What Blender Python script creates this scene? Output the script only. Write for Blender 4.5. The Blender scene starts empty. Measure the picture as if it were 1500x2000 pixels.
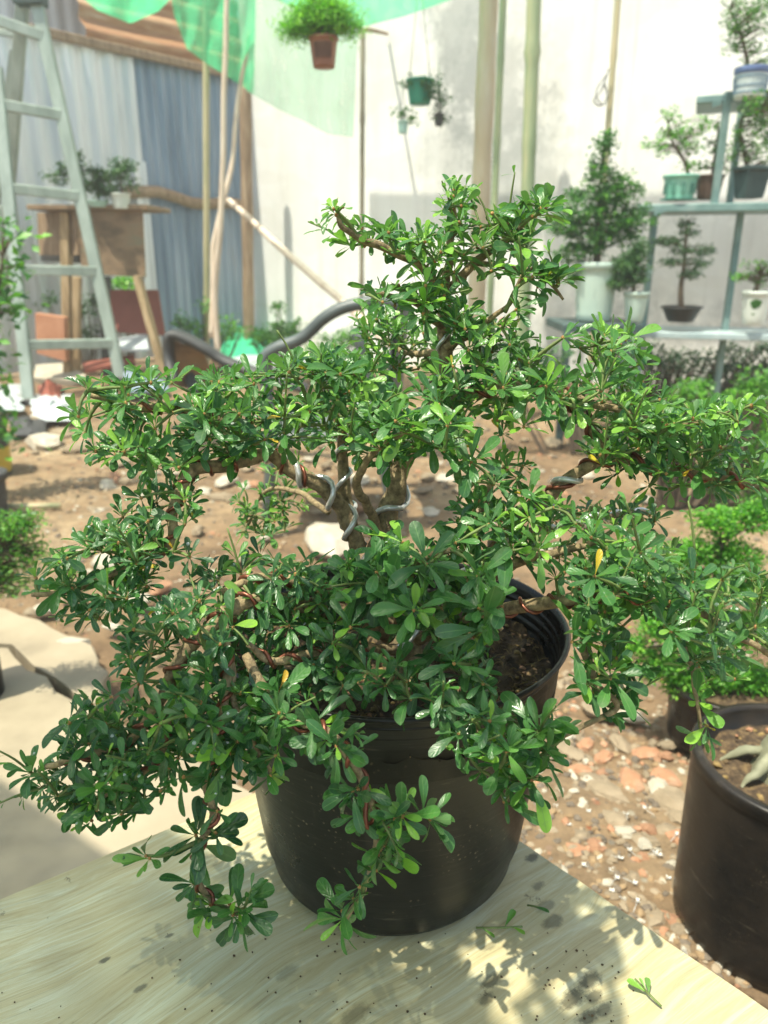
import bpy, math, random
import numpy as np
from mathutils import Vector, Matrix, noise
random.seed(7); rng = np.random.default_rng(7)
S = bpy.context.scene
COL = S.collection
# ------------------------------------------------------------------ camera frame
TH = math.radians(18.5); CZ = 1.0; F = 1500.0
CT, ST = math.cos(TH), math.sin(TH)
def ray(px, py):
    a = (px-750)/F; b = (1000-py)/F
    return Vector((a, CT+b*ST, -ST+b*CT))
def P(px, py, Y):
    d = ray(px, py); t = Y/d.y
    return Vector((d.x*t, Y, CZ+d.z*t))
def G(px, py, z=0.0):
    d = ray(px, py); t = (z-CZ)/d.z
    return Vector((d.x*t, d.y*t, z))
def axd(Y, z): return Y*CT-(z-CZ)*ST           # depth along the lens axis
def W(npx, Y, z=1.0): return npx/F*axd(Y, z)   # a width in pixels as metres

# ------------------------------------------------------------------ materials
MATS = {}
def nodes(name):
    m = bpy.data.materials.new(name); m.use_nodes = True
    nt = m.node_tree; b = nt.nodes['Principled BSDF']
    MATS[name] = m
    return m, nt, b
def N(nt, t, **k):
    n = nt.nodes.new(t)
    for a, v in k.items():
        if a.startswith('i_'):
            n.inputs[a[2:].replace('_', ' ')].default_value = v
        else: setattr(n, a, v)
    return n
def L(nt, a, b): nt.links.new(a, b)
def c4(c): return (c[0], c[1], c[2], 1)
def ramp(nt, fac, stops):
    r = N(nt, 'ShaderNodeValToRGB')
    e = r.color_ramp.elements
    while len(e) > 1: e.remove(e[-1])
    e[0].position = stops[0][0]; e[0].color = c4(stops[0][1]) if hasattr(stops[0][1], '__len__') else (stops[0][1],)*3+(1,)
    for p, c in stops[1:]:
        x = e.new(p); x.color = c4(c) if hasattr(c, '__len__') else (c, c, c, 1)
    L(nt, fac, r.inputs[0])
    return r.outputs[0]
def mixc(nt, fac, a, b, mode='MIX'):
    m = N(nt, 'ShaderNodeMix', data_type='RGBA', blend_type=mode)
    for s, v in ((m.inputs[0], fac), (m.inputs[6], a), (m.inputs[7], b)):
        if hasattr(v, 'is_linked'): L(nt, v, s)
        elif hasattr(v, '__len__'): s.default_value = c4(v)
        else: s.default_value = v
    return m.outputs[2]
def coords(nt, scale=(1, 1, 1), kind='Object', rot=(0, 0, 0), loc=(0, 0, 0)):
    tc = N(nt, 'ShaderNodeTexCoord'); mp = N(nt, 'ShaderNodeMapping')
    mp.inputs['Scale'].default_value = scale; mp.inputs['Rotation'].default_value = rot; mp.inputs['Location'].default_value = loc
    L(nt, tc.outputs[kind], mp.inputs[0]); return mp.outputs[0]
def noi(nt, vec, scale, detail=4, rough=.55, dist=0):
    n = N(nt, 'ShaderNodeTexNoise'); n.inputs['Scale'].default_value = scale; n.inputs['Detail'].default_value = detail
    n.inputs['Roughness'].default_value = rough; n.inputs['Distortion'].default_value = dist
    L(nt, vec, n.inputs['Vector']); return n.outputs['Fac']
def bump(nt, b, h, strength=.3, dist=.01):
    n = N(nt, 'ShaderNodeBump'); n.inputs['Strength'].default_value = strength; n.inputs['Distance'].default_value = dist
    L(nt, h, n.inputs['Height']); L(nt, n.outputs[0], b.inputs['Normal'])
def pm(name, cols, scale=8, rough=.6, metal=0, st=(1, 1, 1), bs=.2, bd=.004, spec=.5, lo=.3, hi=.7, detail=5):
    """noise mixes the given colours"""
    m, nt, b = nodes(name)
    v = coords(nt, st); f = noi(nt, v, scale, detail, .6)
    k = len(cols)
    c = ramp(nt, f, [(lo+(hi-lo)*i/max(1, k-1), cols[i]) for i in range(k)])
    L(nt, c, b.inputs['Base Color'])
    b.inputs['Roughness'].default_value = rough; b.inputs['Metallic'].default_value = metal
    b.inputs['Specular IOR Level'].default_value = spec
    if bs:
        f2 = noi(nt, v, scale*3.1, 6, .65); bump(nt, b, f2, bs, bd)
    return m
def leafmat(name, dark, mid, young, rough=.35, trans=.3, vein=True, spec=.5):
    m, nt, b = nodes(name)
    at = N(nt, 'ShaderNodeAttribute', attribute_name='tint')
    col = ramp(nt, at.outputs['Fac'], [(0, dark), (.5, mid), (.82, young), (.93, young), (.96, (.55, .42, .03)), (1, (.5, .3, .03))])
    if vein:
        uv = N(nt, 'ShaderNodeAttribute', attribute_name='luv')
        sx = N(nt, 'ShaderNodeSeparateXYZ'); L(nt, uv.outputs['Vector'], sx.inputs[0])
        ab = N(nt, 'ShaderNodeMath', operation='ABSOLUTE'); L(nt, sx.outputs[1], ab.inputs[0])
        f = ramp(nt, ab.outputs[0], [(0, .55), (.05, .3), (.10, 0)])
        col = mixc(nt, f, col, (.16, .30, .10))
        edge = ramp(nt, ab.outputs[0], [(.86, 0), (1, .35)])
        col = mixc(nt, edge, col, (.14, .26, .12))
        geo = N(nt, 'ShaderNodeNewGeometry')
        bk = N(nt, 'ShaderNodeMath', operation='MULTIPLY'); bk.inputs[1].default_value = .55
        L(nt, geo.outputs['Backfacing'], bk.inputs[0])
        col = mixc(nt, bk.outputs[0], col, (.16, .27, .13))
        v = coords(nt, (1, 1, 1)); col = mixc(nt, ramp(nt, noi(nt, v, 75, 5, .7), [(.50, 0), (.72, .45)]), col, (.15, .20, .12)); col = mixc(nt, ramp(nt, noi(nt, v, 190, 3, .6), [(.70, 0), (.74, .6)]), col, (.13, .08, .03)); nz = noi(nt, v, 260, 4, .6)
        L(nt, ramp(nt, noi(nt, v, 45, 3), [(.35, .20), (.6, .42)]), b.inputs['Roughness'])
        # bump from side veins and cell texture
        wv = N(nt, 'ShaderNodeMath', operation='MULTIPLY_ADD'); wv.inputs[1].default_value = 34; L(nt, sx.outputs[0], wv.inputs[0])
        m2 = N(nt, 'ShaderNodeMath', operation='MULTIPLY'); m2.inputs[1].default_value = -9; L(nt, ab.outputs[0], m2.inputs[0]); L(nt, m2.outputs[0], wv.inputs[2])
        sn = N(nt, 'ShaderNodeMath', operation='SINE'); L(nt, wv.outputs[0], sn.inputs[0])
        ad = N(nt, 'ShaderNodeMath', operation='MULTIPLY_ADD'); ad.inputs[1].default_value = .25; L(nt, sn.outputs[0], ad.inputs[0]); L(nt, nz, ad.inputs[2])
        bump(nt, b, ad.outputs[0], .35, .0006)
    else:
        b.inputs['Roughness'].default_value = rough
    L(nt, col, b.inputs['Base Color']); b.inputs['Specular IOR Level'].default_value = spec
    tr = N(nt, 'ShaderNodeBsdfTranslucent')
    tcl = mixc(nt, 1.0, col, (1.5, 2.0, .7), 'MULTIPLY'); L(nt, tcl, tr.inputs[0])
    mx = N(nt, 'ShaderNodeMixShader'); mx.inputs[0].default_value = trans
    L(nt, b.outputs[0], mx.inputs[1]); L(nt, tr.outputs[0], mx.inputs[2])
    L(nt, mx.outputs[0], nt.nodes['Material Output'].inputs[0])
    return m
def netmat(name, col, dens):
    m, nt, b = nodes(name)
    b.inputs['Base Color'].default_value = c4(col); b.inputs['Roughness'].default_value = .7
    tl = N(nt, 'ShaderNodeBsdfTranslucent'); tl.inputs[0].default_value = c4(col)
    tp = N(nt, 'ShaderNodeBsdfTransparent'); tp.inputs[0].default_value = (.9, 1, .92, 1)
    m1 = N(nt, 'ShaderNodeMixShader'); m1.inputs[0].default_value = .6
    L(nt, b.outputs[0], m1.inputs[1]); L(nt, tl.outputs[0], m1.inputs[2])
    m2 = N(nt, 'ShaderNodeMixShader')
    v = coords(nt, (7, 7, .8)); f = noi(nt, v, 2, 5, .65)
    L(nt, ramp(nt, f, [(.3, dens-.12), (.7, min(1, dens+.12))]), m2.inputs[0])
    L(nt, tp.outputs[0], m2.inputs[1]); L(nt, m1.outputs[0], m2.inputs[2])
    L(nt, m2.outputs[0], nt.nodes['Material Output'].inputs[0])
    return m

M_leaf = leafmat('bonsai_leaf', (.026, .088, .034), (.066, .190, .043), (.23, .44, .055), trans=.27)
M_bgleaf = leafmat('shrub_leaf', (.03, .10, .035), (.06, .19, .04), (.16, .38, .05), rough=.45, trans=.3, vein=False)
M_bgdark = leafmat('dark_shrub_leaf', (.022, .065, .035), (.045, .12, .055), (.09, .2, .06), rough=.5, trans=.2, vein=False)
M_lime = leafmat('lime_leaf', (.03, .13, .015), (.10, .31, .035), (.26, .52, .07), rough=.5, trans=.35, vein=False)
M_bark = pm('bark', [(.11, .08, .045), (.27, .20, .11), (.44, .34, .19)], 190, .85, bs=.8, bd=.002)
M_bud = pm('bud_scale', [(.22, .09, .03), (.45, .26, .09)], 200, .7)
M_twig = pm('green_twig', [(.10, .13, .04), (.17, .24, .07)], 90, .6)
M_bgbark = pm('shrub_bark', [(.08, .06, .045), (.16, .12, .08)], 60, .9)
M_soil = pm('potting_soil', [(.03, .02, .012), (.085, .055, .03), (.20, .135, .065)], 90, .95, bs=1, bd=.004)
M_moss = pm('soil_fibre', [(.12, .09, .03), (.30, .20, .08)], 120, .9)
M_silver = pm('aluminium_wire', [(.62, .62, .62), (.72, .72, .72)], 60, .35, .6, bs=.05)
M_copper = pm('copper_wire', [(.16, .055, .035), (.26, .09, .055)], 60, .35, .6, bs=.05)
# black nursery plastic with dust and soil splashes
def plastic(name, base, dusty, spk=.55):
    m, nt, b = nodes(name)
    v = coords(nt); f = noi(nt, v, 9, 6, .7); dirt = ramp(nt, f, [(.42, 0), (.75, .65)])
    col = mixc(nt, dirt, base, dusty)
    vo = N(nt, 'ShaderNodeTexVoronoi', feature='F1'); vo.inputs['Scale'].default_value = 190; L(nt, v, vo.inputs['Vector'])
    sp = ramp(nt, vo.outputs['Distance'], [(.12, 1), (.24, 0)])
    pt = ramp(nt, noi(nt, v, 22, 5, .75), [(.53, 0), (.68, 1)])
    mm = N(nt, 'ShaderNodeMath', operation='MULTIPLY'); L(nt, sp, mm.inputs[0]); L(nt, pt, mm.inputs[1])
    m3 = N(nt, 'ShaderNodeMath', operation='MULTIPLY'); L(nt, mm.outputs[0], m3.inputs[0]); m3.inputs[1].default_value = min(1, spk*1.15)
    col = mixc(nt, m3.outputs[0], col, (.34, .27, .18))
    sw = coords(nt, (1.5, 1.5, 14), rot=(.5, .3, 0)); col = mixc(nt, ramp(nt, noi(nt, sw, 16, 6, .7), [(.60, 0), (.68, .35)]), col, (.12, .105, .08))
    b.inputs['Specular IOR Level'].default_value = .32
    L(nt, col, b.inputs['Base Color'])
    L(nt, ramp(nt, f, [(.35, .24), (.65, .5)]), b.inputs['Roughness'])
    v2 = coords(nt, (3, 3, 60)); bump(nt, b, noi(nt, v2, 3, 4), .12, .002)
    return m
M_pot = plastic('black_nursery_plastic', (.007, .0075, .007), (.024, .022, .017))
M_pot2 = plastic('brown_black_plastic', (.009, .0085, .008), (.036, .026, .018), .25)
# pale oak laminate
m, nt, b = nodes('oak_laminate'); M_board = m
vd = coords(nt, (1, 1, 1)); wq = noi(nt, coords(nt, (2.2, 4.5, 1)), 1.7, 2)
sb_ = N(nt, 'ShaderNodeMath', operation='MULTIPLY_ADD'); sb_.inputs[1].default_value = .07; sb_.inputs[2].default_value = -.035; L(nt, wq, sb_.inputs[0])
cx_ = N(nt, 'ShaderNodeCombineXYZ'); L(nt, sb_.outputs[0], cx_.inputs[1])
va = N(nt, 'ShaderNodeVectorMath', operation='ADD'); L(nt, vd, va.inputs[0]); L(nt, cx_.outputs[0], va.inputs[1])
def strch(sc):
    q = N(nt, 'ShaderNodeVectorMath', operation='MULTIPLY'); L(nt, va.outputs[0], q.inputs[0]); q.inputs[1].default_value = sc; return q.outputs[0]
v = strch((2.4, 34, 1))
g1 = noi(nt, v, 3.0, 9, .68, 1.6); v2 = strch((4.5, 150, 1)); g2 = noi(nt, v2, 4, 4, .6, .2)
big = noi(nt, coords(nt, (1.2, 3.5, 1)), 2.6, 3)
c = ramp(nt, g1, [(.28, (.33, .27, .14)), (.42, (.43, .37, .21)), (.52, (.47, .43, .27)), (.62, (.52, .51, .36)), (.8, (.60, .60, .47))])
c2 = ramp(nt, g2, [(.33, .74), (.46, 1.0)])
c = mixc(nt, .8, c, c2, 'MULTIPLY')
c = mixc(nt, ramp(nt, big, [(.38, 0), (.7, .45)]), c, (.40, .34, .20))
fn = noi(nt, vd, 34, 6, .75); dots = ramp(nt, fn, [(.655, 0), (.70, .75)])
c = mixc(nt, dots, c, (.10, .08, .045))
STAINS = []
def stain_at(px, py, r, st=1.0): STAINS.append((px, py, r, st))
for a in ((1080, 1800, .011, .8), (1066, 1770, .009, .6), (1150, 1915, .013, 1), (1160, 1945, .009, .9), (1120, 1950, .012, 1), (1050, 1730, .007, .7), (1148, 1988, .010, 1),
          (1040, 1675, .008, 1), (958, 1915, .010, .8), (950, 1950, .008, .8), (955, 1850, .006, .5), (690, 1985, .012, .6), (205, 1875, .004, 1), (330, 1828, .004, .9), (275, 1930, .005, .8), (1180, 1972, .008, .8), (560, 1900, .01, .4)):
    stain_at(*a)
BOARD = m
L(nt, c, b.inputs['Base Color']); BOARD_C = c; BOARD_NT = nt; BOARD_B = b
b.inputs['Roughness'].default_value = .48; bump(nt, b, g2, .12, .001)
# dirt ground
m, nt, b = nodes('dirt_ground'); M_dirt = m
v = coords(nt)
a = ramp(nt, noi(nt, v, .9, 6, .6), [(.35, (.155, .095, .050)), (.5, (.265, .175, .098)), (.68, (.42, .31, .19))])
g = ramp(nt, noi(nt, v, 16, 8, .72), [(.3, .45), (.5, .95), (.72, 1.35)])
c = mixc(nt, .85, a, g, 'MULTIPLY')
vo = N(nt, 'ShaderNodeTexVoronoi', feature='F1'); vo.inputs['Scale'].default_value = 34; L(nt, v, vo.inputs['Vector'])
stn = ramp(nt, vo.outputs['Distance'], [(.16, 1), (.3, 0)])
sc_ = N(nt, 'ShaderNodeSeparateColor'); L(nt, vo.outputs['Color'], sc_.inputs[0])
pick = ramp(nt, sc_.outputs[0], [(.55, 0), (.6, 1)])
mm = N(nt, 'ShaderNodeMath', operation='MULTIPLY'); L(nt, stn, mm.inputs[0]); L(nt, pick, mm.inputs[1])
pc = ramp(nt, sc_.outputs[1], [(.2, (.33, .12, .055)), (.4, (.30, .25, .18)), (.7, (.42, .37, .28)), (.9, (.22, .19, .15))])
c = mixc(nt, mm.outputs[0], c, pc)
L(nt, c, b.inputs['Base Color']); b.inputs['Roughness'].default_value = .93
bump(nt, b, noi(nt, v, 26, 9, .75), .8, .03)
M_conc = pm('concrete', [(.20, .165, .115), (.32, .265, .185), (.39, .325, .235)], 3.2, .85, bs=.25, bd=.003, detail=9)
# white plaster wall with mould and damp streaks
m, nt, b = nodes('plaster_wall'); M_wall = m
v = coords(nt)
n1 = noi(nt, v, 1.2, 6, .65)
c = ramp(nt, n1, [(.3, (.75, .74, .71)), (.6, (.84, .83, .81))])
vs = coords(nt, (2.2, 1, .35)); st_ = ramp(nt, noi(nt, vs, 2.3, 7, .6), [(.47, 0), (.72, .32)])
c = mixc(nt, st_, c, (.50, .47, .41))
dr = ramp(nt, noi(nt, coords(nt, (9, 9, .25)), 2.0, 6, .6), [(.56, 0), (.70, .28)])
c = mixc(nt, dr, c, (.38, .38, .34))
pt_ = ramp(nt, noi(nt, coords(nt, (1, 1, 2.2)), 1.1, 2), [(.52, 0), (.53, .16)])
c = mixc(nt, pt_, c, (.62, .58, .50))
WALL = (nt, b, c, v)
b.inputs['Roughness'].default_value = .9
M_tinL = pm('pale_zinc_sheet', [(.50, .56, .60), (.64, .69, .72), (.74, .77, .79)], 1.6, .42, .35, st=(2.5, 2.5, .5), bs=.05)
M_tinB = pm('blue_zinc_sheet', [(.15, .21, .29), (.23, .31, .41), (.36, .43, .52), (.38, .31, .25)], 1.5, .45, .35, st=(3, 3, .45), bs=.05, lo=.3, hi=.82)
M_rust = pm('rusty_sheet', [(.54, .48, .40), (.40, .25, .14), (.29, .14, .07), (.52, .33, .15)], 1.8, .75, .1, st=(.8, .8, 5), bs=.2)
M_tinW = pm('white_sheet', [(.62, .64, .65), (.74, .75, .75)], 2, .5, 0, st=(2, 2, .6), bs=.05)
M_wood = pm('old_wood', [(.15, .10, .06), (.28, .19, .12), (.40, .30, .2)], 6, .8, st=(8, 8, .8), bs=.4)
M_woodL = pm('pale_peeled_wood', [(.48, .36, .27), (.62, .50, .40), (.70, .60, .50)], 7, .7, st=(6, 6, .7), bs=.3)
M_ply = pm('weathered_plywood', [(.10, .07, .045), (.17, .115, .07), (.27, .18, .11), (.20, .18, .12)], 3.5, .8, st=(1, 1, 2.2), bs=.2)
M_plank = pm('plank_leg_wood', [(.20, .14, .08), (.38, .27, .15), (.5, .38, .24)], 5, .8, st=(6, 6, 1), bs=.3)
M_post = pm('concrete_post', [(.40, .32, .22), (.52, .43, .30), (.56, .50, .40)], 3, .8, st=(3, 3, .8), bs=.3)
M_bamG = pm('green_bamboo', [(.16, .22, .12), (.27, .34, .19), (.42, .42, .24)], 3, .45, st=(5, 5, .6), bs=.05)
M_bamY = pm('dry_bamboo', [(.26, .28, .15), (.44, .40, .24), (.54, .44, .28)], 3, .5, st=(5, 5, .6), bs=.05)
M_bamD = pm('dark_bamboo', [(.10, .09, .06), (.24, .21, .15), (.36, .32, .24)], 3, .55, st=(5, 5, 1.2), bs=.05)
M_alu = pm('aluminium', [(.22, .27, .24), (.30, .36, .32), (.38, .44, .40)], 5, .42, .25, st=(2, 2, .7), bs=.05)
M_teal = pm('teal_shelf_paint', [(.12, .21, .20), (.17, .28, .27), (.24, .34, .33)], 9, .45, .1, bs=.05)
M_grey = pm('grey_painted_shelf', [(.32, .42, .44), (.44, .53, .54)], 9, .45, .1, bs=.05)
M_tealD = pm('dark_teal_steel', [(.03, .06, .06), (.06, .10, .10)], 12, .6, bs=.05)
M_terra = pm('brown_plastic_pot', [(.24, .10, .06), (.33, .15, .09)], 9, .5)
M_gpot = pm('green_plastic_pot', [(.01, .20, .13), (.02, .27, .18)], 9, .4)
M_mint = pm('mint_plastic', [(.36, .58, .52), (.45, .68, .6)], 9, .4)
M_white = pm('white_ceramic', [(.62, .68, .62), (.74, .78, .72)], 5, .3, bs=0)
M_palegr = pm('pale_green_pot', [(.42, .55, .48), (.54, .66, .58)], 5, .35, bs=0)
M_blue = pm('blue_glaze', [(.10, .16, .36), (.16, .24, .45)], 12, .3, bs=0)
M_line = pm('blue_glaze_lines', [(.14, .25, .36), (.20, .34, .42)], 12, .3, bs=0)
M_tealgl = pm('green_glaze', [(.16, .44, .34), (.28, .58, .46)], 7, .25, bs=0)
M_tealgd = pm('dark_green_glaze', [(.05, .18, .14), (.09, .25, .19)], 7, .25, bs=0)
M_brown = pm('brown_clay', [(.09, .05, .035), (.16, .09, .06)], 14, .6)
M_black = pm('black_clay', [(.015, .016, .017), (.035, .036, .036)], 14, .5)
M_chair = pm('dark_grey_plastic', [(.05, .062, .062), (.10, .12, .12)], 6, .42, bs=.05)
M_red = pm('red_painted_board', [(.20, .055, .035), (.30, .09, .06)], 5, .6)
M_orange = pm('orange_clay_block', [(.42, .18, .10), (.55, .28, .17)], 8, .8)
M_dkbox = pm('dark_box', [(.03, .032, .034), (.07, .07, .07)], 6, .6)
M_brick = pm('brick_fragment', [(.30, .19, .12), (.36, .18, .10), (.42, .28, .19)], 22, .9, bs=.6)
M_stone = pm('stone_fragment', [(.20, .155, .10), (.33, .26, .18)], 16, .9, bs=.6)
M_clod = pm('dirt_clod', [(.20, .13, .07), (.33, .23, .13)], 20, .95, bs=.6)
M_dstone = pm('dark_stone', [(.10, .08, .06), (.20, .16, .12)], 20, .9, bs=.6)
M_pale = pm('pale_mortar', [(.34, .30, .23), (.50, .46, .38)], 14, .9, bs=.5)
M_petal = pm('white_petal', [(.55, .54, .50), (.62, .61, .58)], 14, .6, bs=0)
M_plbag = pm('white_plastic_sheet', [(.42, .48, .50), (.58, .61, .61)], 6, .35, bs=.3, bd=.02)
M_tarp = pm('green_tarp', [(.02, .38, .18), (.04, .5, .26)], 6, .6, bs=.5, bd=.02)
M_yel = pm('yellow_plastic', [(.50, .36, .05), (.62, .46, .09)], 6, .5)
M_steel = pm('wire_steel', [(.25, .25, .24), (.35, .35, .33)], 30, .4, .7, bs=0)
M_flower = pm('red_flower', [(.65, .10, .06), (.75, .22, .12)], 30, .6, bs=0)
M_pinkbark = pm('swollen_pale_bark', [(.16, .16, .10), (.27, .27, .18)], 30, .7)
M_netT = netmat('bright_green_net', (.10, .72, .36), .72)
M_netP = netmat('thin_green_net', (.42, .80, .58), .42)
M_netC = netmat('added_overhead_net', (.14, .32, .19), .92)  # only for the unseen nets added to cast shade
m, nt, b = nodes('water_drop'); M_drop = m
b.inputs['Base Color'].default_value = (.9, .95, .95, 1); b.inputs['Roughness'].default_value = .03; b.inputs['Alpha'].default_value = .35
b.inputs['Specular IOR Level'].default_value = .8; b.inputs['IOR'].default_value = 1.33

# ------------------------------------------------------------------ mesh tools
class MB:
    def __init__(s): s.v = []; s.f = []; s.m = []; s.sm = []
    def add(s, vs, fs, mi=0, smooth=False):
        o = len(s.v); s.v += [tuple(x) for x in vs]
        for f in fs: s.f.append(tuple(o+i for i in f)); s.m.append(mi); s.sm.append(smooth)
    def box(s, c, sz, rot=None, mi=0, bev=0.0):
        """box centre c, full size sz, small chamfer along its edges"""
        R = rot if rot is not None else Matrix.Identity(3)
        hx, hy, hz = (q/2 for q in sz)
        e = min(bev if bev else min(sz)*.12, .01)
        bm = []; fs = []
        import itertools
        idx = {}
        for sx, sy, sz_ in itertools.product((-1, 1), repeat=3):
            for ax in range(3):
                p = [sx*hx, sy*hy, sz_*hz]; sg = (sx, sy, sz_)
                for k in range(3):
                    if k != ax: p[k] -= sg[k]*e
                idx[(sx, sy, sz_, ax)] = len(bm); bm.append(Vector(c)+R@Vector(p))
        for ax in range(3):
            o = [k for k in range(3) if k != ax]
            for sg in (-1, 1):
                q = []
                for (a, b_) in ((-1, -1), (1, -1), (1, 1), (-1, 1)):
                    t = [0, 0, 0]; t[ax] = sg; t[o[0]] = a; t[o[1]] = b_
                    q.append(idx[(*t, ax)])
                fs.append(q)
        for ax in range(3):
            o = [k for k in range(3) if k != ax]
            for a in (-1, 1):
                for b_ in (-1, 1):
                    t0 = [0, 0, 0]; t1 = [0, 0, 0]; t0[ax] = -1; t1[ax] = 1
                    for t in (t0, t1): t[o[0]] = a; t[o[1]] = b_
                    fs.append([idx[(*t0, o[0])], idx[(*t1, o[0])], idx[(*t1, o[1])], idx[(*t0, o[1])]])
        for t in itertools.product((-1, 1), repeat=3): fs.append([idx[(*t, k)] for k in range(3)])
        s.add(bm, fs, mi)
    def beam(s, a, b, w, h, mi=0, up=(0, 0, 1)):
        a = Vector(a); b = Vector(b); d = b-a; x = d.normalized(); u = Vector(up)
        if abs(x.dot(u)) > .98: u = Vector((0, 1, 0))
        y = u.cross(x).normalized(); z = x.cross(y)
        s.box((a+b)/2, (d.length, w, h), Matrix((x, y, z)).transposed(), mi)
    def tube(s, pts, rad, n=8, mi=0, cap=True, smooth=True):
        pts = [Vector(p) for p in pts]; k = len(pts)
        if not hasattr(rad, '__len__'): rad = [rad]*k
        t = (pts[1]-pts[0]).normalized(); u = t.orthogonal().normalized()
        vs = []
        for i in range(k):
            d = (pts[min(i+1, k-1)]-pts[max(i-1, 0)])
            if d.length > 1e-9: t = d.normalized()
            u = (u-t*u.dot(t))
            if u.length < 1e-6: u = t.orthogonal()
            u.normalize(); w = t.cross(u)
            for j in range(n):
                a = 2*math.pi*j/n; vs.append(pts[i]+(u*math.cos(a)+w*math.sin(a))*rad[i])
        fs = [(i*n+j, i*n+(j+1) % n, (i+1)*n+(j+1) % n, (i+1)*n+j) for i in range(k-1) for j in range(n)]
        if cap: fs += [tuple(range(n-1, -1, -1)), tuple((k-1)*n+j for j in range(n))]
        s.add(vs, fs, mi, smooth)
    def lathe(s, c, prof, n=40, mi=0, smooth=True, wob=0):
        c = Vector(c); vs = []; k = len(prof)
        for r, z in prof:
            for j in range(n):
                a = 2*math.pi*j/n; rr = r*(1+wob*math.sin(2*a+.7)+wob*.5*math.sin(3*a))
                vs.append(c+Vector((rr*math.cos(a), rr*math.sin(a), z)))
        fs = [(i*n+j, i*n+(j+1) % n, (i+1)*n+(j+1) % n, (i+1)*n+j) for i in range(k-1) for j in range(n)]
        s.add(vs, fs, mi, smooth)
    def grid(s, fn, nu, nv, mi=0, smooth=True):
        vs = [fn(i/nu, j/nv) for j in range(nv+1) for i in range(nu+1)]
        fs = [(j*(nu+1)+i, j*(nu+1)+i+1, (j+1)*(nu+1)+i+1, (j+1)*(nu+1)+i) for j in range(nv) for i in range(nu)]
        s.add(vs, fs, mi, smooth)
    def rock(s, c, r, sq=(1, 1, .6), mi=0, seed=0):
        """angular chip: a jittered cuboid-sphere"""
        rr = random.Random(seed); vs = []; 
        nlat, nlon = 4, 7
        R = Matrix.Rotation(rr.uniform(0, 6.28), 3, 'Z')@Matrix.Rotation(rr.uniform(-.4, .4), 3, 'X')
        vs.append(Vector(c)+R@Vector((0, 0, r*sq[2])))
        for i in range(1, nlat):
            for j in range(nlon):
                th = math.pi*i/nlat; ph = 2*math.pi*j/nlon+rr.uniform(-.25, .25); q = rr.uniform(.75, 1.15)
                p = Vector((math.sin(th)*math.cos(ph)*sq[0], math.sin(th)*math.sin(ph)*sq[1], math.cos(th)*sq[2]*.9))*r*q
                vs.append(Vector(c)+R@p)
        vs.append(Vector(c)+R@Vector((0, 0, -r*sq[2])))
        fs = [(0, 1+j, 1+(j+1) % nlon) for j in range(nlon)]
        for i in range(nlat-2):
            for j in range(nlon):
                a = 1+i*nlon; fs.append((a+j, a+nlon+j, a+nlon+(j+1) % nlon, a+(j+1) % nlon))
        e = len(vs)-1; a = 1+(nlat-2)*nlon
        fs += [(e, a+(j+1) % nlon, a+j) for j in range(nlon)]
        s.add(vs, fs, mi)
    def build(s, name, mats, parent=None, origin=None):
        if not isinstance(mats, (list, tuple)): mats = [mats]
        me = bpy.data.meshes.new(name)
        off = Vector(origin) if origin is not None else Vector((0, 0, 0))
        me.from_pydata([tuple(Vector(v)-off) for v in s.v], [], s.f)
        for m_ in mats: me.materials.append(m_)
        me.polygons.foreach_set('material_index', s.m); me.polygons.foreach_set('use_smooth', s.sm)
        me.update()
        return link(name, me, parent, off if origin is not None else None)
def link(name, me, parent=None, loc=None):
    o = bpy.data.objects.new(name, me); COL.objects.link(o)
    if loc is not None: o.location = loc
    if parent is not None:
        o.parent = parent
        q = parent; base = Vector((0, 0, 0))
        while q is not None: base += q.location; q = q.parent
        # children are modelled in world coordinates
        o.location = (o.location if loc is not None else Vector((0, 0, 0)))-base
    return o
def tag(o, label=None, cat=None, group=None, kind=None):
    if label: o['label'] = label
    if cat: o['category'] = cat
    if group: o['group'] = group
    if kind: o['kind'] = kind
    return o
def thing(name, label, cat, loc, group=None):
    o = bpy.data.objects.new(name, None); COL.objects.link(o); o.location = loc; o.empty_display_size = .05
    return tag(o, label, cat, group)

# leaf instancing ---------------------------------------------------
def leaf_template(curl=.18, fold=.16, rows=(0, .12, .3, .5, .65, .77, .87, .94, .98, 1.0)):
    def w(t):
        return .5*{0: .07, .12: .13, .3: .36, .5: .70, .65: .93, .77: 1.0, .87: .95, .94: .76, .98: .48, 1.0: .16}.get(t, math.sin(math.pi*min(1, t**1.5)*.9+.08)**.8)
    V = []; U = []
    for t in rows:
        ww = w(t); z = -curl*t*t; dz = fold*ww*.62
        x = t if t < .999 else 1.0
        V += [(x, -ww, z+dz), (x, 0, z), (x, ww, z+dz)]
        U += [(t, -1, 0), (t, 0, 0), (t, 1, 0)]
    Fc = []
    for i in range(len(rows)-1):
        a = i*3; b_ = a+3
        Fc += [(a, b_, b_+1, a+1), (a+1, b_+1, b_+2, a+2)]
    return np.array(V), np.array(Fc), np.array(U)
def twisted(T, tw, side):
    V, Fc, U = T; V = V.copy()
    a = tw*V[:, 0]; y = V[:, 1]*np.cos(a)-V[:, 2]*np.sin(a)*.3; z = V[:, 1]*np.sin(a)*.32+V[:, 2]
    V[:, 1] = y+side*V[:, 0]**2; V[:, 2] = z
    return V, Fc, U
T_leaf = [leaf_template(.10, .22), leaf_template(.28, .14), leaf_template(-.06, .3), leaf_template(.45, .10),
          twisted(leaf_template(.2, .3), .5, .12), twisted(leaf_template(.05, .12), -.7, -.15), twisted(leaf_template(.34, .34), -.3, .2), twisted(leaf_template(-.12, .2), .4, -.1)]
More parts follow.
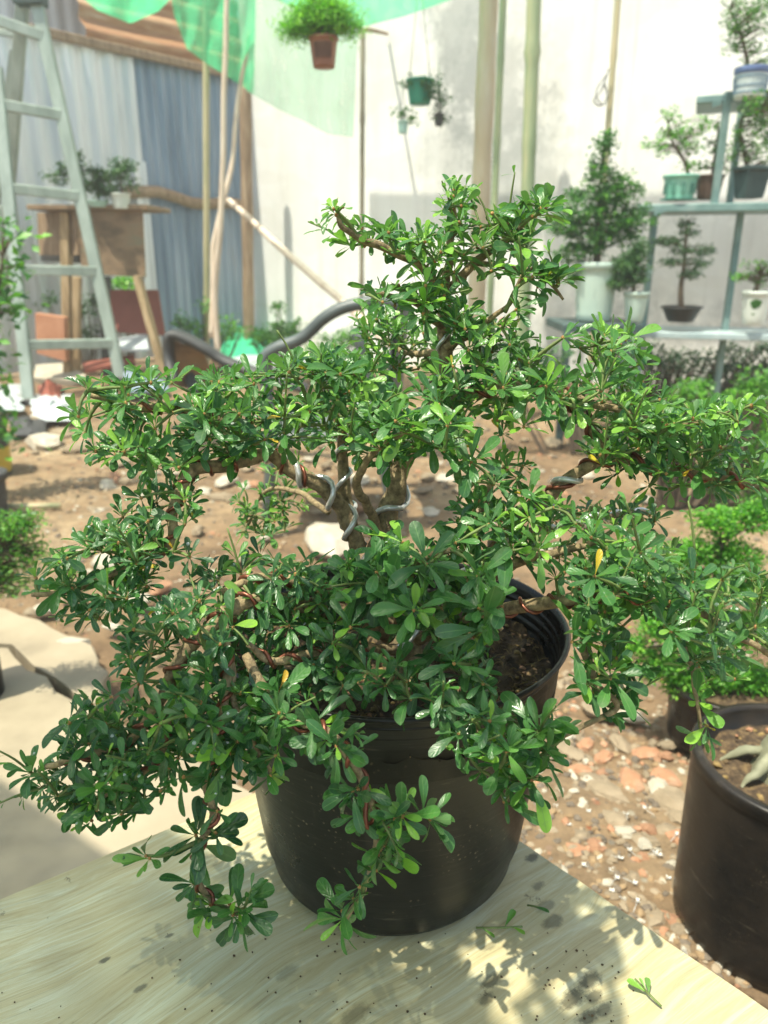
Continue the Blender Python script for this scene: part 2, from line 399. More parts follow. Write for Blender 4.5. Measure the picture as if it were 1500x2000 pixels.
T_small = (np.array([(0, 0, 0), (.5, -.28, .06), (1, 0, -.08), (.5, .28, .06)]), np.array([(0, 1, 2, 3)]), np.array([(0, 0, 0), (.5, -1, 0), (1, 0, 0), (.5, 1, 0)]))
T_med = leaf_template(.2, .2, (0, .3, .65, 1.0))
def leaves_mesh(name, batches, mat, parent, kind=None):
    """batches: list of (template, pos(n,3), X(n,3), Y(n,3), Z(n,3), L(n), Wd(n), tint(n))"""
    VV = []; FF = []; TT = []; UU = []; off = 0
    for T, pos, X, Y, Z, Ls, Ws, ti in batches:
        tv, tf, tu = T; n = len(pos)
        if n == 0: continue
        v = pos[:, None, :] + tv[None, :, 0:1]*Ls[:, None, None]*X[:, None, :] + tv[None, :, 1:2]*Ws[:, None, None]*Y[:, None, :] + tv[None, :, 2:3]*Ls[:, None, None]*Z[:, None, :]
        k = len(tv)
        VV.append(v.reshape(-1, 3)); FF.append((tf[None, :, :]+(np.arange(n)*k)[:, None, None]+off).reshape(-1, 4))
        TT.append(np.repeat(ti, k)); UU.append(np.tile(tu, (n, 1))); off += n*k
    V = np.concatenate(VV); Fq = np.concatenate(FF); T_ = np.concatenate(TT); U = np.concatenate(UU)
    base = Vector((0, 0, 0)); q = parent
    while q is not None: base += q.location; q = q.parent
    V = V-np.array(base)
    me = bpy.data.meshes.new(name)
    me.vertices.add(len(V)); me.vertices.foreach_set('co', V.astype(np.float32).ravel())
    me.loops.add(Fq.size); me.loops.foreach_set('vertex_index', Fq.astype(np.int32).ravel())
    me.polygons.add(len(Fq)); me.polygons.foreach_set('loop_start', np.arange(0, Fq.size, 4, dtype=np.int32))
    me.polygons.foreach_set('use_smooth', np.ones(len(Fq), dtype=bool))
    me.update(calc_edges=True)
    at = me.attributes.new('tint', 'FLOAT', 'POINT'); at.data.foreach_set('value', T_.astype(np.float32))
    au = me.attributes.new('luv', 'FLOAT_VECTOR', 'POINT'); au.data.foreach_set('vector', U.astype(np.float32).ravel())
    me.materials.append(mat)
    o = bpy.data.objects.new(name, me); COL.objects.link(o)
    if parent is not None: o.parent = parent
    if kind: o['kind'] = kind
    return o
def nrm(a): return a/np.maximum(1e-9, np.linalg.norm(a, axis=-1, keepdims=True))
def frames(dirs, up):
    Z = nrm(up-(up*dirs).sum(-1, keepdims=True)*dirs); Y = np.cross(Z, dirs); return dirs, Y, Z

# ------------------------------------------------------------------ the setting
def ground():
    def ax(lo, hi, step, far):
        a = [lo+step*i for i in range(int((hi-lo)/step)+1)]
        e = []; d = step
        x = a[-1]
        while x < far: d *= 1.5; x += d; e.append(x)
        l = []; d = step; x = a[0]
        while x > -far: d *= 1.5; x -= d; l.append(x)
        return l[::-1]+a+e
    xs = ax(-3.2, 3.2, .05, 13); ys = ax(.5, 8.5, .05, 13)
    vs = []
    for y in ys:
        for x in xs:
            z = 0
            if abs(x) < 5 and 0 < y < 11:
                z = .035*noise.noise(Vector((x*1.1, y*1.1, 0)))+.016*noise.noise(Vector((x*5, y*5, 3)))+.008*noise.noise(Vector((x*14, y*14, 7)))-.012
                if x < -.1 and y < 2.2: z -= .03
            vs.append((x, y, z))
    n = len(xs)
    mb = MB(); mb.add(vs, [(j*n+i, j*n+i+1, (j+1)*n+i+1, (j+1)*n+i) for j in range(len(ys)-1) for i in range(n-1)], 0, True)
    tag(mb.build('ground', M_dirt), kind='structure')
ground()
def slab(name, pts, z, th):
    n = len(pts); mb = MB()
    top = [Vector((p.x, p.y, z)) for p in pts]; c = sum(top, Vector())/n
    ins = [p+(c-p).normalized()*.006 for p in top]; lowr = [p-Vector((0, 0, .006)) for p in top]; bot = [p-Vector((0, 0, th)) for p in top]
    vs = ins+lowr+bot
    fs = [tuple(range(n))]+[(i+n, (i+1) % n+n, (i+1) % n, i) for i in range(n)]+[(i+2*n, (i+1) % n+2*n, (i+1) % n+n, i+n) for i in range(n)]
    mb.add(vs, fs); return tag(mb.build(name, M_conc), kind='structure')
def jag(pts, k=5, a=.012):
    out = []
    for i, p in enumerate(pts):
        q = pts[(i+1) % len(pts)]
        for j in range(k): 
            t = j/k; r = p.lerp(q, t)
            if j: r += Vector((random.uniform(-a, a), random.uniform(-a, a), 0))
            out.append(r)
    return out
g = lambda x, y: G(x, y, 0)
slab('pavement', jag([g(-900, 1230), g(20, 1287), g(150, 1392), g(330, 1480), g(520, 1590), g(560, 2900), g(-1800, 2900)]), .035, .09)
slab('pavement', jag([g(-400, 1150), g(15, 1205), g(170, 1272), g(215, 1330), g(200, 1395), g(160, 1385), g(30, 1277), g(-400, 1240)]), .028, .08)

# white boundary wall on the right, metal shed wall on the left
CY = 9.0
WC = P(490, 500, CY); WR = P(1500, 500, 5.6)
wd = Vector((WR.x-WC.x, WR.y-WC.y, 0)); wlen = wd.length; wd.normalize(); wn = Vector((wd.y, -wd.x, 0))  # normal towards the camera side
if wn.y > 0: wn = -wn
def on_wall(px, py, off=0.0):
    d = ray(px, py); o = Vector((0, 0, CZ)); c = Vector((WC.x, WC.y, 0))+wn*off
    t = (c-o).dot(wn)/d.dot(wn); return o+d*t
nt, b, c, v = WALL
def blob(nt, v, pt, sc):
    vm = N(nt, 'ShaderNodeVectorMath', operation='SUBTRACT'); L(nt, v, vm.inputs[0]); vm.inputs[1].default_value = pt
    vs_ = N(nt, 'ShaderNodeVectorMath', operation='MULTIPLY'); L(nt, vm.outputs[0], vs_.inputs[0]); vs_.inputs[1].default_value = sc
    ln = N(nt, 'ShaderNodeVectorMath', operation='LENGTH'); L(nt, vs_.outputs[0], ln.inputs[0]); return ln.outputs['Value']
mould = noi(nt, v, 5, 8, .75)
for (px, py, rx, rz, k) in ((905, 70, .34, .75, .55), (960, 200, .5, .8, .42), (1010, 330, .45, .6, .4), (880, 300, .4, .4, .3), (1200, 720, 1.6, .5, .4), (1450, 520, 1.0, .6, .35)):
    p = on_wall(px, py)
    d = blob(nt, v, p, (1/rx, 1/rx, 1/rz))
    ad = N(nt, 'ShaderNodeMath', operation='MULTIPLY_ADD'); L(nt, mould, ad.inputs[0]); ad.inputs[1].default_value = -2.6; L(nt, d, ad.inputs[2])
    f = ramp(nt, ad.outputs[0], [(0, k), (.001, k), (.35, 0)])
    ad2 = N(nt, 'ShaderNodeMath', operation='ADD'); L(nt, ad.outputs[0], ad2.inputs[0]); ad2.inputs[1].default_value = 1.0
    f = ramp(nt, ad2.outputs[0], [(.25, k), (.85, 0)])
    c = mixc(nt, f, c, (.20, .22, .22))
L(nt, c, b.inputs['Base Color']); bump(nt, b, noi(nt, v, 12, 7, .7), .3, .01)
def flatwall(name, a, d, n, length, z0, z1, th, mat, label, cat):
    mb = MB(); q = Vector((a.x, a.y, 0))
    nu = 40; nv = 16
    def fn(u, w):
        p = q+d*(length*u); p.z = z0+(z1-z0)*w
        return p+n*(.012*noise.noise(Vector((p.x*.8, p.y*.8, p.z*.8))))
    mb.grid(fn, nu, nv)
    mb.box(q+d*(length/2)-n*(th/2+.02)+Vector((0, 0, (z0+z1)/2)), (length, th, z1-z0), Matrix((d, n, Vector((0, 0, 1)))).transposed())
    return tag(mb.build(name, mat), label, cat)
flatwall('boundary_wall', WC, wd, wn, 9.0, -.3, 4.6, .2, M_wall, 'tall white plastered yard wall with grey mould streaks behind the poles', 'wall')
sd = Vector((-wd.y, wd.x, 0))
if sd.y > 0: sd = -sd
# sd: direction of the shed wall from the corner to the near left ; sn: its face normal (towards the yard)
sn = Vector((wd.x, wd.y, 0))
def on_shed(px, py, off=0.0):
    d = ray(px, py); o = Vector((0, 0, CZ)); c = Vector((WC.x, WC.y, 0))+sn*off
    t = (c-o).dot(sn)/d.dot(sn); return o+d*t
def sheet(s0, s1, z0, z1, pitch, amp, off, nrow=6, horiz=False):
    """corrugated sheet from s0 to s1 metres along the shed wall"""
    mb = MB(); c = Vector((WC.x, WC.y, 0))
    if not horiz:
        nu = int((s1-s0)/pitch*8)
        def fn(u, w):
            s_ = s0+(s1-s0)*u; ph = (s_/pitch) % 1
            a = amp*max(-1, min(1, 2.2*math.sin(2*math.pi*ph)))
            return c+sd*s_+sn*(off+a)+Vector((0, 0, z0+(z1-z0)*w))
        mb.grid(fn, nu, nrow)
    else:
        nv = int((z1-z0)/pitch*8)
        def fn(u, w):
            z_ = z0+(z1-z0)*w; a = amp*math.sin(2*math.pi*z_/pitch)
            s_ = s0+(s1-s0)*u
            return c+sd*s_+sn*(off+a+(z_-z0)*-.35)+Vector((0, 0, z_+.015*math.sin(s_*3)))
        mb.grid(fn, 14, nv)
    return mb
def s_of(px, py=300):
    p = on_shed(px, py); return (p-Vector((WC.x, WC.y, p.z))).length
ztop = on_shed(300, 118).z
shed = thing('corrugated_shed', 'shed wall of pale and blue corrugated zinc under a rusty roof', 'shed', Vector((WC.x, WC.y, 0)))
s270 = s_of(272, 300); s160 = s_of(160, 100)
sheet(s270+.0, 6.5, .02, ztop, .19, .016, .05).build('pale_sheet', M_tinL, shed)
sheet(.02, s270+.03, .02, ztop, .11, .013, .02).build('blue_sheet', M_tinB, shed)
sheet(-.1, 6.5, ztop-.05, 5.2, .16, .012, -.9).build('upper_sheet', M_tinW, shed)
sheet(-.1, s160, ztop+.03, 4.4, .20, .03, .10, horiz=True).build('rusty_roof_sheet', M_rust, shed)
mb = MB(); c0 = Vector((WC.x, WC.y, 0))
mb.beam(c0+sn*.10+sd*.05+Vector((0, 0, ztop)), c0+sn*.10+sd*6.4+Vector((0, 0, ztop+.02)), .06, .07); mb.build('top_rail', M_wood, shed)
zr = on_shed(360, 402).z
mb = MB(); mb.tube([c0+sn*.13+sd*(.1+s270*1.15*k/8)+Vector((0, 0, zr+.03*math.sin(k*1.3)+.012*k)) for k in range(9)], .055, 8); mb.build('middle_rail', M_wood, shed)
sheet(s270*1.02, s270*1.12, .1, ztop-.9, .12, .01, .12).build('loose_strip', M_tinL, shed)
# backing wall behind the shed so no sky shows through
# ------------------------------------------------------------------ poles
def pole(name, label, cat, pts, r, mat, nodes_every=0, rbase=None, group=None, wob=0, Yd=None):
    pts = [Vector(p) for p in pts]
    base = min(pts, key=lambda p: p.z)
    mb = MB(); out = []; rad = []
    tot = sum((pts[i+1]-pts[i]).length for i in range(len(pts)-1)); acc = 0; seed = random.random()*50
    for i in range(len(pts)-1):
        sl = (pts[i+1]-pts[i]).length; k = max(2, int(sl/.06))
        for j in range(k+(i == len(pts)-2)):
            t = j/k; p = pts[i].lerp(pts[i+1], t); s_ = acc+sl*t
            if wob: p += Vector((wob*noise.noise(Vector((s_*1.5, seed, 0))), wob*noise.noise(Vector((s_*1.5, seed, 9))), 0))
            q = r*(1+(((rbase or r)/r)-1)*(s_/tot)) 
            if nodes_every:
                ph = (s_/nodes_every) % 1
                q *= 1+.22*math.exp(-((ph-.5)/.06)**2)-.06*math.exp(-((ph-.62)/.05)**2)
            else: q *= 1+.12*noise.noise(Vector((s_*3, seed, 4)))
            out.append(p); rad.append(q)
        acc += sl
    mb.tube(out, rad, 12)
    return tag(mb.build(name, mat, origin=base), label, cat, group)
def vpole(name, label, cat, x0, x1, ybase, Y, wpx, mat, ztop_=4.2, **k):
    """standing pole through pixel (x0, 0) at its top of view and (x1, ybase)"""
    b_ = P(x1, ybase, Y); a_ = P(x0, 0, Y); d = (a_-b_).normalized()
    top = b_+d*((ztop_-b_.z)/d.z); bot = b_-d*((b_.z+.05)/d.z)
    return pole(name, label, cat, [top, bot], W(wpx, Y)/2, mat, **k)
vpole('bamboo_pole', 'thin yellow green bamboo pole standing before the blue zinc sheet', 'pole', 402, 404, 660, 7.0, 12, M_bamY, nodes_every=.42)
vpole('bamboo_pole', 'slim dark bamboo pole carrying the corner of the green net flap', 'pole', 709, 706, 560, 6.6, 9, M_bamD, ztop_=P(709, 58, 6.6).z, nodes_every=.4)
vpole('concrete_post', 'broad tan concrete post against the mould stained white wall', 'post', 955, 925, 720, 5.9, 34, M_post, nodes_every=0, rbase=W(36, 5.9)/2)
vpole('bamboo_pole', 'narrow green bamboo pole just right of the tan concrete post', 'pole', 983, 955, 640, 5.6, 13, M_bamG, nodes_every=.45)
vpole('bamboo_pole', 'thickest bamboo pole, green above and tan below, rising behind the bonsai crown', 'pole', 1043, 1020, 700, 4.9, 26, M_bamG, nodes_every=.47)
vpole('bamboo_pole', 'thin tan bamboo pole above the conical potted tree', 'pole', 1207, 1175, 420, 4.7, 11, M_bamY, nodes_every=.4)
vpole('wooden_post', 'weathered brown timber post at the corner of the zinc shed', 'post', 476, 486, 640, 8.3, 22, M_wood, ztop_=P(476, 165, 8.3).z)
pole('crooked_stick', 'pale peeled crooked stick standing before the blue zinc sheet', 'pole', [P(447, -60, 6.6), P(440, 140, 6.6), P(434, 330, 6.6), P(424, 520, 6.6), P(424, 700, 6.6)], W(9, 6.6)/2, M_woodL, rbase=W(13, 6.6)/2, wob=.03)
pole('crooked_stick', 'pale stick leaning right and crossing the straighter peeled stick', 'pole', [P(487, 60, 6.9), P(466, 200, 6.9), P(446, 330, 6.8), P(420, 480, 6.7), P(412, 660, 6.6)], W(8, 6.6)/2, M_woodL, rbase=W(11, 6.6)/2, wob=.03)
pole('diagonal_prop', 'sunlit pinkish wooden prop slanting down across the white wall', 'pole', [P(447, 392, 7.3), P(560, 495, 6.4), P(680, 600, 5.5), P(760, 672, 5.0)], W(13, 6.5)/2, M_woodL, wob=.02)
pole('net_rod', 'short brown rod joining the dark bamboo pole to the white wall', 'rod', [P(700, 58, 6.6), P(722, 58, 6.7), on_wall(756, 66, .03)], .014, M_wood)
# ------------------------------------------------------------------ nets
def net(name, label, pts_top, pts_bot, Ys, mat, nu=40, nv=14, wav=.05, cat='shade net'):
    """a hanging cloth between two pixel polylines"""
    def lerp(pl, u):
        k = u*(len(pl)-1); i = min(int(k), len(pl)-2); f = k-i
        return [pl[i][q]*(1-f)+pl[i+1][q]*f for q in range(len(pl[0]))]
    mb = MB()
    def fn(u, w):
        a = lerp(pts_top, u); b_ = lerp(pts_bot, u)
        x = a[0]*(1-w)+b_[0]*w; y = a[1]*(1-w)+b_[1]*w; Y = a[2]*(1-w)+b_[2]*w
        Y += wav*math.sin(u*19+w*2)*w+wav*.6*noise.noise(Vector((u*6, w*4, 2)))
        return P(x, y, Y)
    mb.grid(fn, nu, nv)
    return tag(mb.build(name, mat), label, cat)
net('shade_net', 'bright green net sagging in a scallop over the rusty roof at the upper left',
    [(120, -240, 5.0), (250, -240, 5.0), (380, -240, 5.0), (470, -240, 5)], [(130, -30, 6), (190, 20, 6), (255, 46, 6.1), (310, 22, 6.2), (350, -20, 6.2)], None, M_netT)
net('shade_net', 'green net flap hanging in front of the rusty corrugated roof',
    [(325, -60, 6.5), (420, -60, 6.6), (500, -60, 6.7)], [(340, 30, 6.6), (365, 95, 6.7), (400, 122, 6.8), (445, 150, 6.9), (496, 184, 7)], None, M_netT)
net('shade_net', 'pale thin green net flap hanging flat in front of the white wall',
    [(478, -40, 6.9), (580, 10, 6.7), (700, 55, 6.5)], [(482, 178, 7), (540, 212, 7), (600, 240, 6.9), (640, 262, 6.8), (690, 268, 6.6)], None, M_netP)
net('shade_net', 'bright green net band drooping along the upper edge above the brown hanging pot',
    [(440, -260, 5.2), (650, -260, 5.2), (980, -260, 5.2)], [(500, -20, 5.9), (600, 26, 6.1), (700, 54, 6.3), (790, 32, 6.2), (890, -4, 6.0), (960, -20, 6)], None, M_netT)
# unseen overhead net, added to shade the near left of the yard
def overhead(pts, z, sag, label):
    mb = MB(); a, b_, c_, d_ = [Vector(p) for p in pts]
    def fn(u, w):
        p = a.lerp(b_, u).lerp(d_.lerp(c_, u), w)
        return Vector((p.x, p.y, z-sag*math.sin(math.pi*u)*math.sin(math.pi*w)+.03*noise.noise(Vector((p.x*2, p.y*2, 1)))))
    mb.grid(fn, 24, 24); return tag(mb.build('shade_net', M_netC), label, 'shade net')
SUNV = Vector((-.25, -.24, .94)).normalized()
def to_net(p, z): return p+SUNV*((z-p.z)/SUNV.z)
def added_shade_net(front, back, z, label):
    mb = MB(); n_ = len(front)-1
    def fn(u, w):
        k = u*n_; i = min(int(k), n_-1); f = k-i
        p = front[i].lerp(front[i+1], f).lerp(back[i].lerp(back[i+1], f), w)
        return Vector((p.x, p.y, z+.03*noise.noise(Vector((p.x*2, p.y*2, 1)))))
    mb.grid(fn, 30, 12); return tag(mb.build('shade_net', M_netC), label, 'shade net')
A_ = to_net(G(0, 1520, .035), 2.4); B_ = to_net(G(250, 1700, .035), 2.4); C_ = to_net(G(985, 2000, .46), 2.4)
fr = [Vector((-3.2, A_.y+.95, 0)), A_, B_, Vector((-.86, .22, 0)), C_, Vector((C_.x+.05, -.6, 0))]
added_shade_net(fr, [Vector((p.x, -2.3, 0)) for p in fr], 2.4, 'unseen green net added overhead to shade the left side of the wooden board')
def dapple_panel(pts, z, label):  # unseen net piece added for its shadow; holes let sun patches through
    a, b_, c_, d_ = [to_net(Vector(p), z) for p in pts]; nu, nv = 110, 110; mb = MB(); ok = {}
    def fn(u, w):
        return a.lerp(b_, u).lerp(d_.lerp(c_, u), w)+Vector((0, 0, .02*noise.noise(Vector((u*4, w*4, 1)))))
    vs = [fn(i/nu, j/nv) for j in range(nv+1) for i in range(nu+1)]; fs = []
    for j in range(nv):
        for i in range(nu):
            q = vs[j*(nu+1)+i]
            n1 = noise.noise(Vector((q.x*16, q.y*16, 3)))+.5*noise.noise(Vector((q.x*60, q.y*60, 8)))
            if n1 < .15: fs.append((j*(nu+1)+i, j*(nu+1)+i+1, (j+1)*(nu+1)+i+1, (j+1)*(nu+1)+i))
    mb.add(vs, fs, 0, True); return tag(mb.build('shade_net', M_netC), label, 'shade net')
dapple_panel([(.045, .39, .46), (.03, .60, .46), (.215, .585, .46), (.175, .39, .46)], 1.45, 'unseen green net piece added above the pot, its holes dappling the board')
def wall_shade_net(px, label):  # unseen high net, placed so its shadow lands on the wall
    q = [to_net(on_wall(*p), 4.25) for p in px]; added_shade_net([q[0], q[1]], [q[3], q[2]], 4.25, label)
wall_shade_net([(722, 378), (1060, 380), (1060, 470), (722, 462)], 'unseen narrow green net strip added to cast a shade band on the white wall')
wall_shade_net([(1062, 380), (1700, 395), (1700, 690), (1062, 650)], 'unseen wide green net added to shade the white wall behind the steel shelf')
# ------------------------------------------------------------------ ladder
def ladder():
    Yf = 5.55
    t = thing('step_ladder', 'tall grey green aluminium step ladder standing open at the left edge', 'ladder', P(60, 790, Yf))
    fr = lambda x, y, Y=None: P(x, y, Y if Y else 5.55-(790-y)/790*-.0)
    def Yat(y): return 5.6-.35*(1-y/790)*-1*0+(-.0)
    def rail(pts, w, name='rail'):
        mb = MB()
        for i in range(len(pts)-1): mb.beam(pts[i], pts[i+1], w, w*.55, up=(0, 1, 0))
        return mb.build(name, M_alu, t)
    rail([P(58, 792, 5.5), P(-8, 130, 5.95)], .085)
    rail([P(238, 748, 5.85), P(70, 0, 6.1)], .085)
    rail([P(-60, 760, 6.9), P(30, 100, 6.25)], .07, 'rear_rail')
    rail([P(4, 560, 6.6), P(44, 8, 6.15)], .085, 'rear_rail')
    A0, A1 = P(58, 792, 5.5), P(-8, 130, 5.95); B0, B1 = P(238, 748, 5.85), P(70, 0, 6.1)
    def onl(a, b_, y):
        f0 = None
        for k in range(201):
            p = a.lerp(b_, k/150)
            d = p-Vector((0, 0, CZ)); f_ = d.y*CT-d.z*ST; yy = 1000-F*(d.y*ST+d.z*CT)/f_
            if f0 is None or abs(yy-y) < f0[0]: f0 = (abs(yy-y), p)
        return f0[1]
    for yl, yr in ((38, 72), (205, 226), (366, 382), (526, 530), (672, 673)):
        mb = MB(); mb.beam(onl(A0, A1, yl), onl(B0, B1, yr), .05, .07); mb.build('rung', M_alu, t)
    for yl in (60, 232, 400):
        a = onl(P(-60, 760, 6.9), P(30, 100, 6.25), yl); mb = MB(); mb.beam(a+Vector((-.2, 0, 0)), onl(P(4, 560, 6.6), P(44, 8, 6.15), yl+8), .04, .04); mb.build('rear_rung', M_alu, t)
    mb = MB(); mb.box(P(58, -8, 6.1), (.20, .14, .12)); mb.build('hinge', M_tealD, t)
    for q in (P(58, 792, 5.5), P(238, 748, 5.85)):
        mb = MB(); mb.box(q+Vector((0, 0, .02)), (.1, .07, .06)); mb.build('foot', M_dkbox, t)
ladder()
# ------------------------------------------------------------------ tall plywood stand by the shed
def stand():
    Y = 6.35
    t = thing('plywood_stand', 'weathered brown plywood stand on slanting plank legs behind the ladder', 'stand', P(200, 740, Y))
    def quad(pts, th, mat, name):
        mb = MB(); a = [Vector(p) for p in pts]; n_ = (a[1]-a[0]).cross(a[3]-a[0]).normalized()
        if n_.y < 0: n_ = -n_
        vs = a+[p+n_*th for p in a]; mb.add(vs, [(0, 1, 2, 3), (7, 6, 5, 4), (0, 4, 5, 1), (1, 5, 6, 2), (2, 6, 7, 3), (3, 7, 4, 0)])
        return mb.build(name, mat, t)
    mb = MB(); c = (P(62, 408, Y)+P(292, 402, Y))/2
    mb.box(c+Vector((0, .25, 0)), (W(232, Y), .62, .035), Matrix.Rotation(-.03, 3, 'Z')); mb.build('table_top', M_ply, t)
    quad([P(150, 413, Y-.02), P(278, 410, Y-.02), P(284, 542, Y-.02), P(160, 534, Y-.02)], .02, M_ply, 'front_panel')
    quad([P(72, 415, Y+.3), P(150, 413, Y), P(152, 498, Y), P(76, 498, Y+.3)], .02, M_wood, 'side_panel')
    quad([P(76, 415, Y+.55), P(272, 415, Y+.55), P(275, 520, Y+.55), P(80, 510, Y+.55)], .02, M_dkbox, 'back_panel')
    for (a, b_, w_) in (((128, 413), (135, 742), 22), ((150, 540), (148, 742), 14)):
        mb = MB(); mb.beam(P(*a, Y+.05), P(*b_, Y+.05), .07, W(w_, Y), up=(0, 1, 0)); mb.build('leg', M_plank, t)
    mb = MB(); mb.beam(P(268, 540, Y-.05), P(324, 742, Y-.15), .05, W(27, Y), up=(0, 1, 0)); mb.build('leg', M_plank, t)
    mb = MB(); mb.beam(P(205, 540, Y+.5), P(212, 730, Y+.5), .08, W(30, Y), up=(0, 1, 0)); mb.build('leg', M_dkbox, t)
stand()
def slabthing(name, label, cat, pts, th, mat, group=None):
    mb = MB(); a = [Vector(p) for p in pts]; n_ = (a[1]-a[0]).cross(a[2]-a[0]).normalized()
    if n_.y < 0: n_ = -n_
    k = len(a); mid = sum(a, Vector())/k
    vs = a+[p+n_*th for p in a]
    fs = [tuple(range(k)), tuple(range(2*k-1, k-1, -1))]+[(i, i+k, (i+1) % k+k, (i+1) % k) for i in range(k)]
    mb.add(vs, fs); return tag(mb.build(name, mat, origin=Vector((mid.x, mid.y, min(p.z for p in a)))), label, cat, group)
slabthing('red_board', 'dark red board propped upright under the plywood stand', 'board', [P(215, 566, 6.6), P(308, 566, 6.6), P(322, 655, 6.5), P(218, 648, 6.5)], .03, M_red)
slabthing('clay_block', 'orange clay panel standing behind the ladder foot', 'panel', [P(68, 612, 6.2), P(125, 620, 6.2), P(128, 706, 6.2), P(72, 690, 6.2)], .08, M_orange)
slabthing('metal_scrap', 'pale sheet of scrap metal lying under the plywood stand', 'scrap', [P(225, 662, 6.2), P(285, 652, 6.3), P(290, 680, 6.0), P(228, 684, 6.0)], .02, M_tinL)
slabthing('red_tray', 'faded red tray lying low between the stand legs', 'tray', [P(160, 708, 6.0), P(262, 692, 6.2), P(264, 702, 6.0), P(165, 722, 5.9)], .03, M_red)
slabthing('scrap_stone', 'large pale grey stone slab lit behind the stand legs', 'stone', [P(70, 712, 6.6), P(128, 708, 6.6), P(170, 735, 6.2), P(140, 742, 6.2), P(66, 738, 6.3)], .05, M_pale)
slabthing('blue_sheet_scrap', 'blue grey sheet lying flat right of the ladder foot', 'scrap', [P(240, 725, 5.9), P(320, 748, 5.9), P(330, 765, 5.6), P(245, 770, 5.5)], .02, M_tinB)
mb = MB()
def crump(px0, py0, px1, py1, h, seed, z=.02):
    def fn(u, w):
        p = G(px0+(px1-px0)*u, py0+(py1-py0)*w, z); e = math.sin(math.pi*u)*math.sin(math.pi*w)
        p.z += h*e*(.6+1.2*abs(noise.noise(Vector((u*4, w*4, seed)))))
        p.x += .05*noise.noise(Vector((u*5, w*5, seed+3))); return p
    return fn
mb.grid(crump(60, 770, 140, 822, .06, 1), 60, 50); tag(mb.build('plastic_sack', M_plbag), 'crumpled pale plastic sack at the ladder foot', 'sack')
mb = MB(); mb.grid(crump(0, 750, 45, 802, .05, 5), 50, 40); tag(mb.build('plastic_sack', M_plbag), 'small white plastic sheet left of the ladder foot', 'sack')
mb = MB(); mb.grid(crump(20, 815, 88, 850, .05, 7), 12, 10); tag(mb.build('grey_tile', M_dkbox), 'dark grey broken lid lying on the dirt below the sack', 'lid')
mb = MB(); mb.grid(crump(425, 662, 530, 700, .25, 9), 24, 14); tag(mb.build('green_tarp', M_tarp), 'bright green tarp heaped on the ground right of the crooked sticks', 'tarp')
mb = MB(); mb.grid(crump(440, 690, 720, 722, .08, 12), 24, 10); tag(mb.build('white_tarp', M_plbag), 'long white sheet on the ground behind the grey chair', 'sheet')
mb = MB(); mb.grid(crump(75, 752, 120, 790, .10, 15), 12, 10); tag(mb.build('red_bag', M_red), 'small red bag behind the pale sack at the ladder', 'bag')
# ------------------------------------------------------------------ plastic chairs
def band(pts, w, h, name, par, mat=None):
        # a moulded flat band swept along points (w across the chair, h in the side plane)
        mb = MB(); pts = [Vector(p) for p in pts]; vs = []; k = len(pts)
        for i, p in enumerate(pts):
            d = (pts[min(i+1, k-1)]-pts[max(i-1, 0)]).normalized(); y = Vector((0, 1, 0)); n_ = d.cross(y).normalized()
            hh = h if not hasattr(h, '__len__') else h[i]
            for a in range(8):
                an = 2*math.pi*a/8+.39
                vs.append(p+y*(w/2*max(-1, min(1, 1.3*math.cos(an))))+n_*(hh/2*max(-1, min(1, 1.3*math.sin(an)))))
        fs = [(i*8+j, i*8+(j+1) % 8, (i+1)*8+(j+1) % 8, (i+1)*8+j) for i in range(k-1) for j in range(8)]+[tuple(range(7, -1, -1)), tuple((k-1)*8+j for j in range(8))]
        mb.add(vs, fs, 0, True); return mb.build(name, mat or M_chair, par)

def armchair():
    Y = 2.95
    t = thing('plastic_armchair', 'dark grey plastic armchair facing left behind the bonsai', 'chair', Vector((P(660, 700, Y).x, Y, 0)))
    flat = lambda pts, w, h, name: band(pts, w, h, name, t)
    def cr(pl, n=5):
        return smooth_poly(pl, n)
    for Yc in (Y-.22, Y+.25):
        flat(cr([P(520, 745, Yc), P(518, 700, Yc), P(540, 680, Yc), P(590, 660, Yc), P(635, 620, Yc), P(680, 598, Yc), P(740, 590, Yc), P(790, 596, Yc)]), .07, .042, 'armrest')
        flat(cr([P(520, 742, Yc), P(530, 860, Yc), P(522, 1010, Yc+.0)]), .05, .04, 'leg')
        flat(cr([P(700, 640, Yc), P(730, 800, Yc), P(772, 1010, Yc)]), .05, .05, 'leg')
    mb = MB()
    def fn(u, w):
        p = P(765-20*w, 596+210*w, Y); p.y = Y-.26+.52*u; p.x += .05*math.sin(math.pi*u)+.01; p.z += .05*math.sin(math.pi*u)*(1-w)
        return p
    mb.grid(fn, 12, 12)
    def fn2(u, w):
        p = fn(u, w)+Vector((.014, 0, 0)); return p
    mb.grid(fn2, 12, 12); mb.build('backrest', M_chair, t)
    mb = MB(); a = P(530, 830, Y); c_ = P(745, 830, Y); mb.box((a+c_)/2, ((c_-a).length, .46, .03)); mb.build('seat', M_chair, t)
def smooth_poly(pts, n=6):
    pts = [Vector(p) for p in pts]; out = []
    q = [pts[0]*2-pts[1]]+pts+[pts[-1]*2-pts[-2]]
    for i in range(1, len(q)-2):
        a, b_, c_, d_ = q[i-1], q[i], q[i+1], q[i+2]
        for j in range(n):
            t = j/n
            out.append(.5*((2*b_)+(c_-a)*t+(2*a-5*b_+4*c_-d_)*t*t+(3*b_-a-3*c_+d_)*t**3))
    out.append(pts[-1]); return out
armchair()
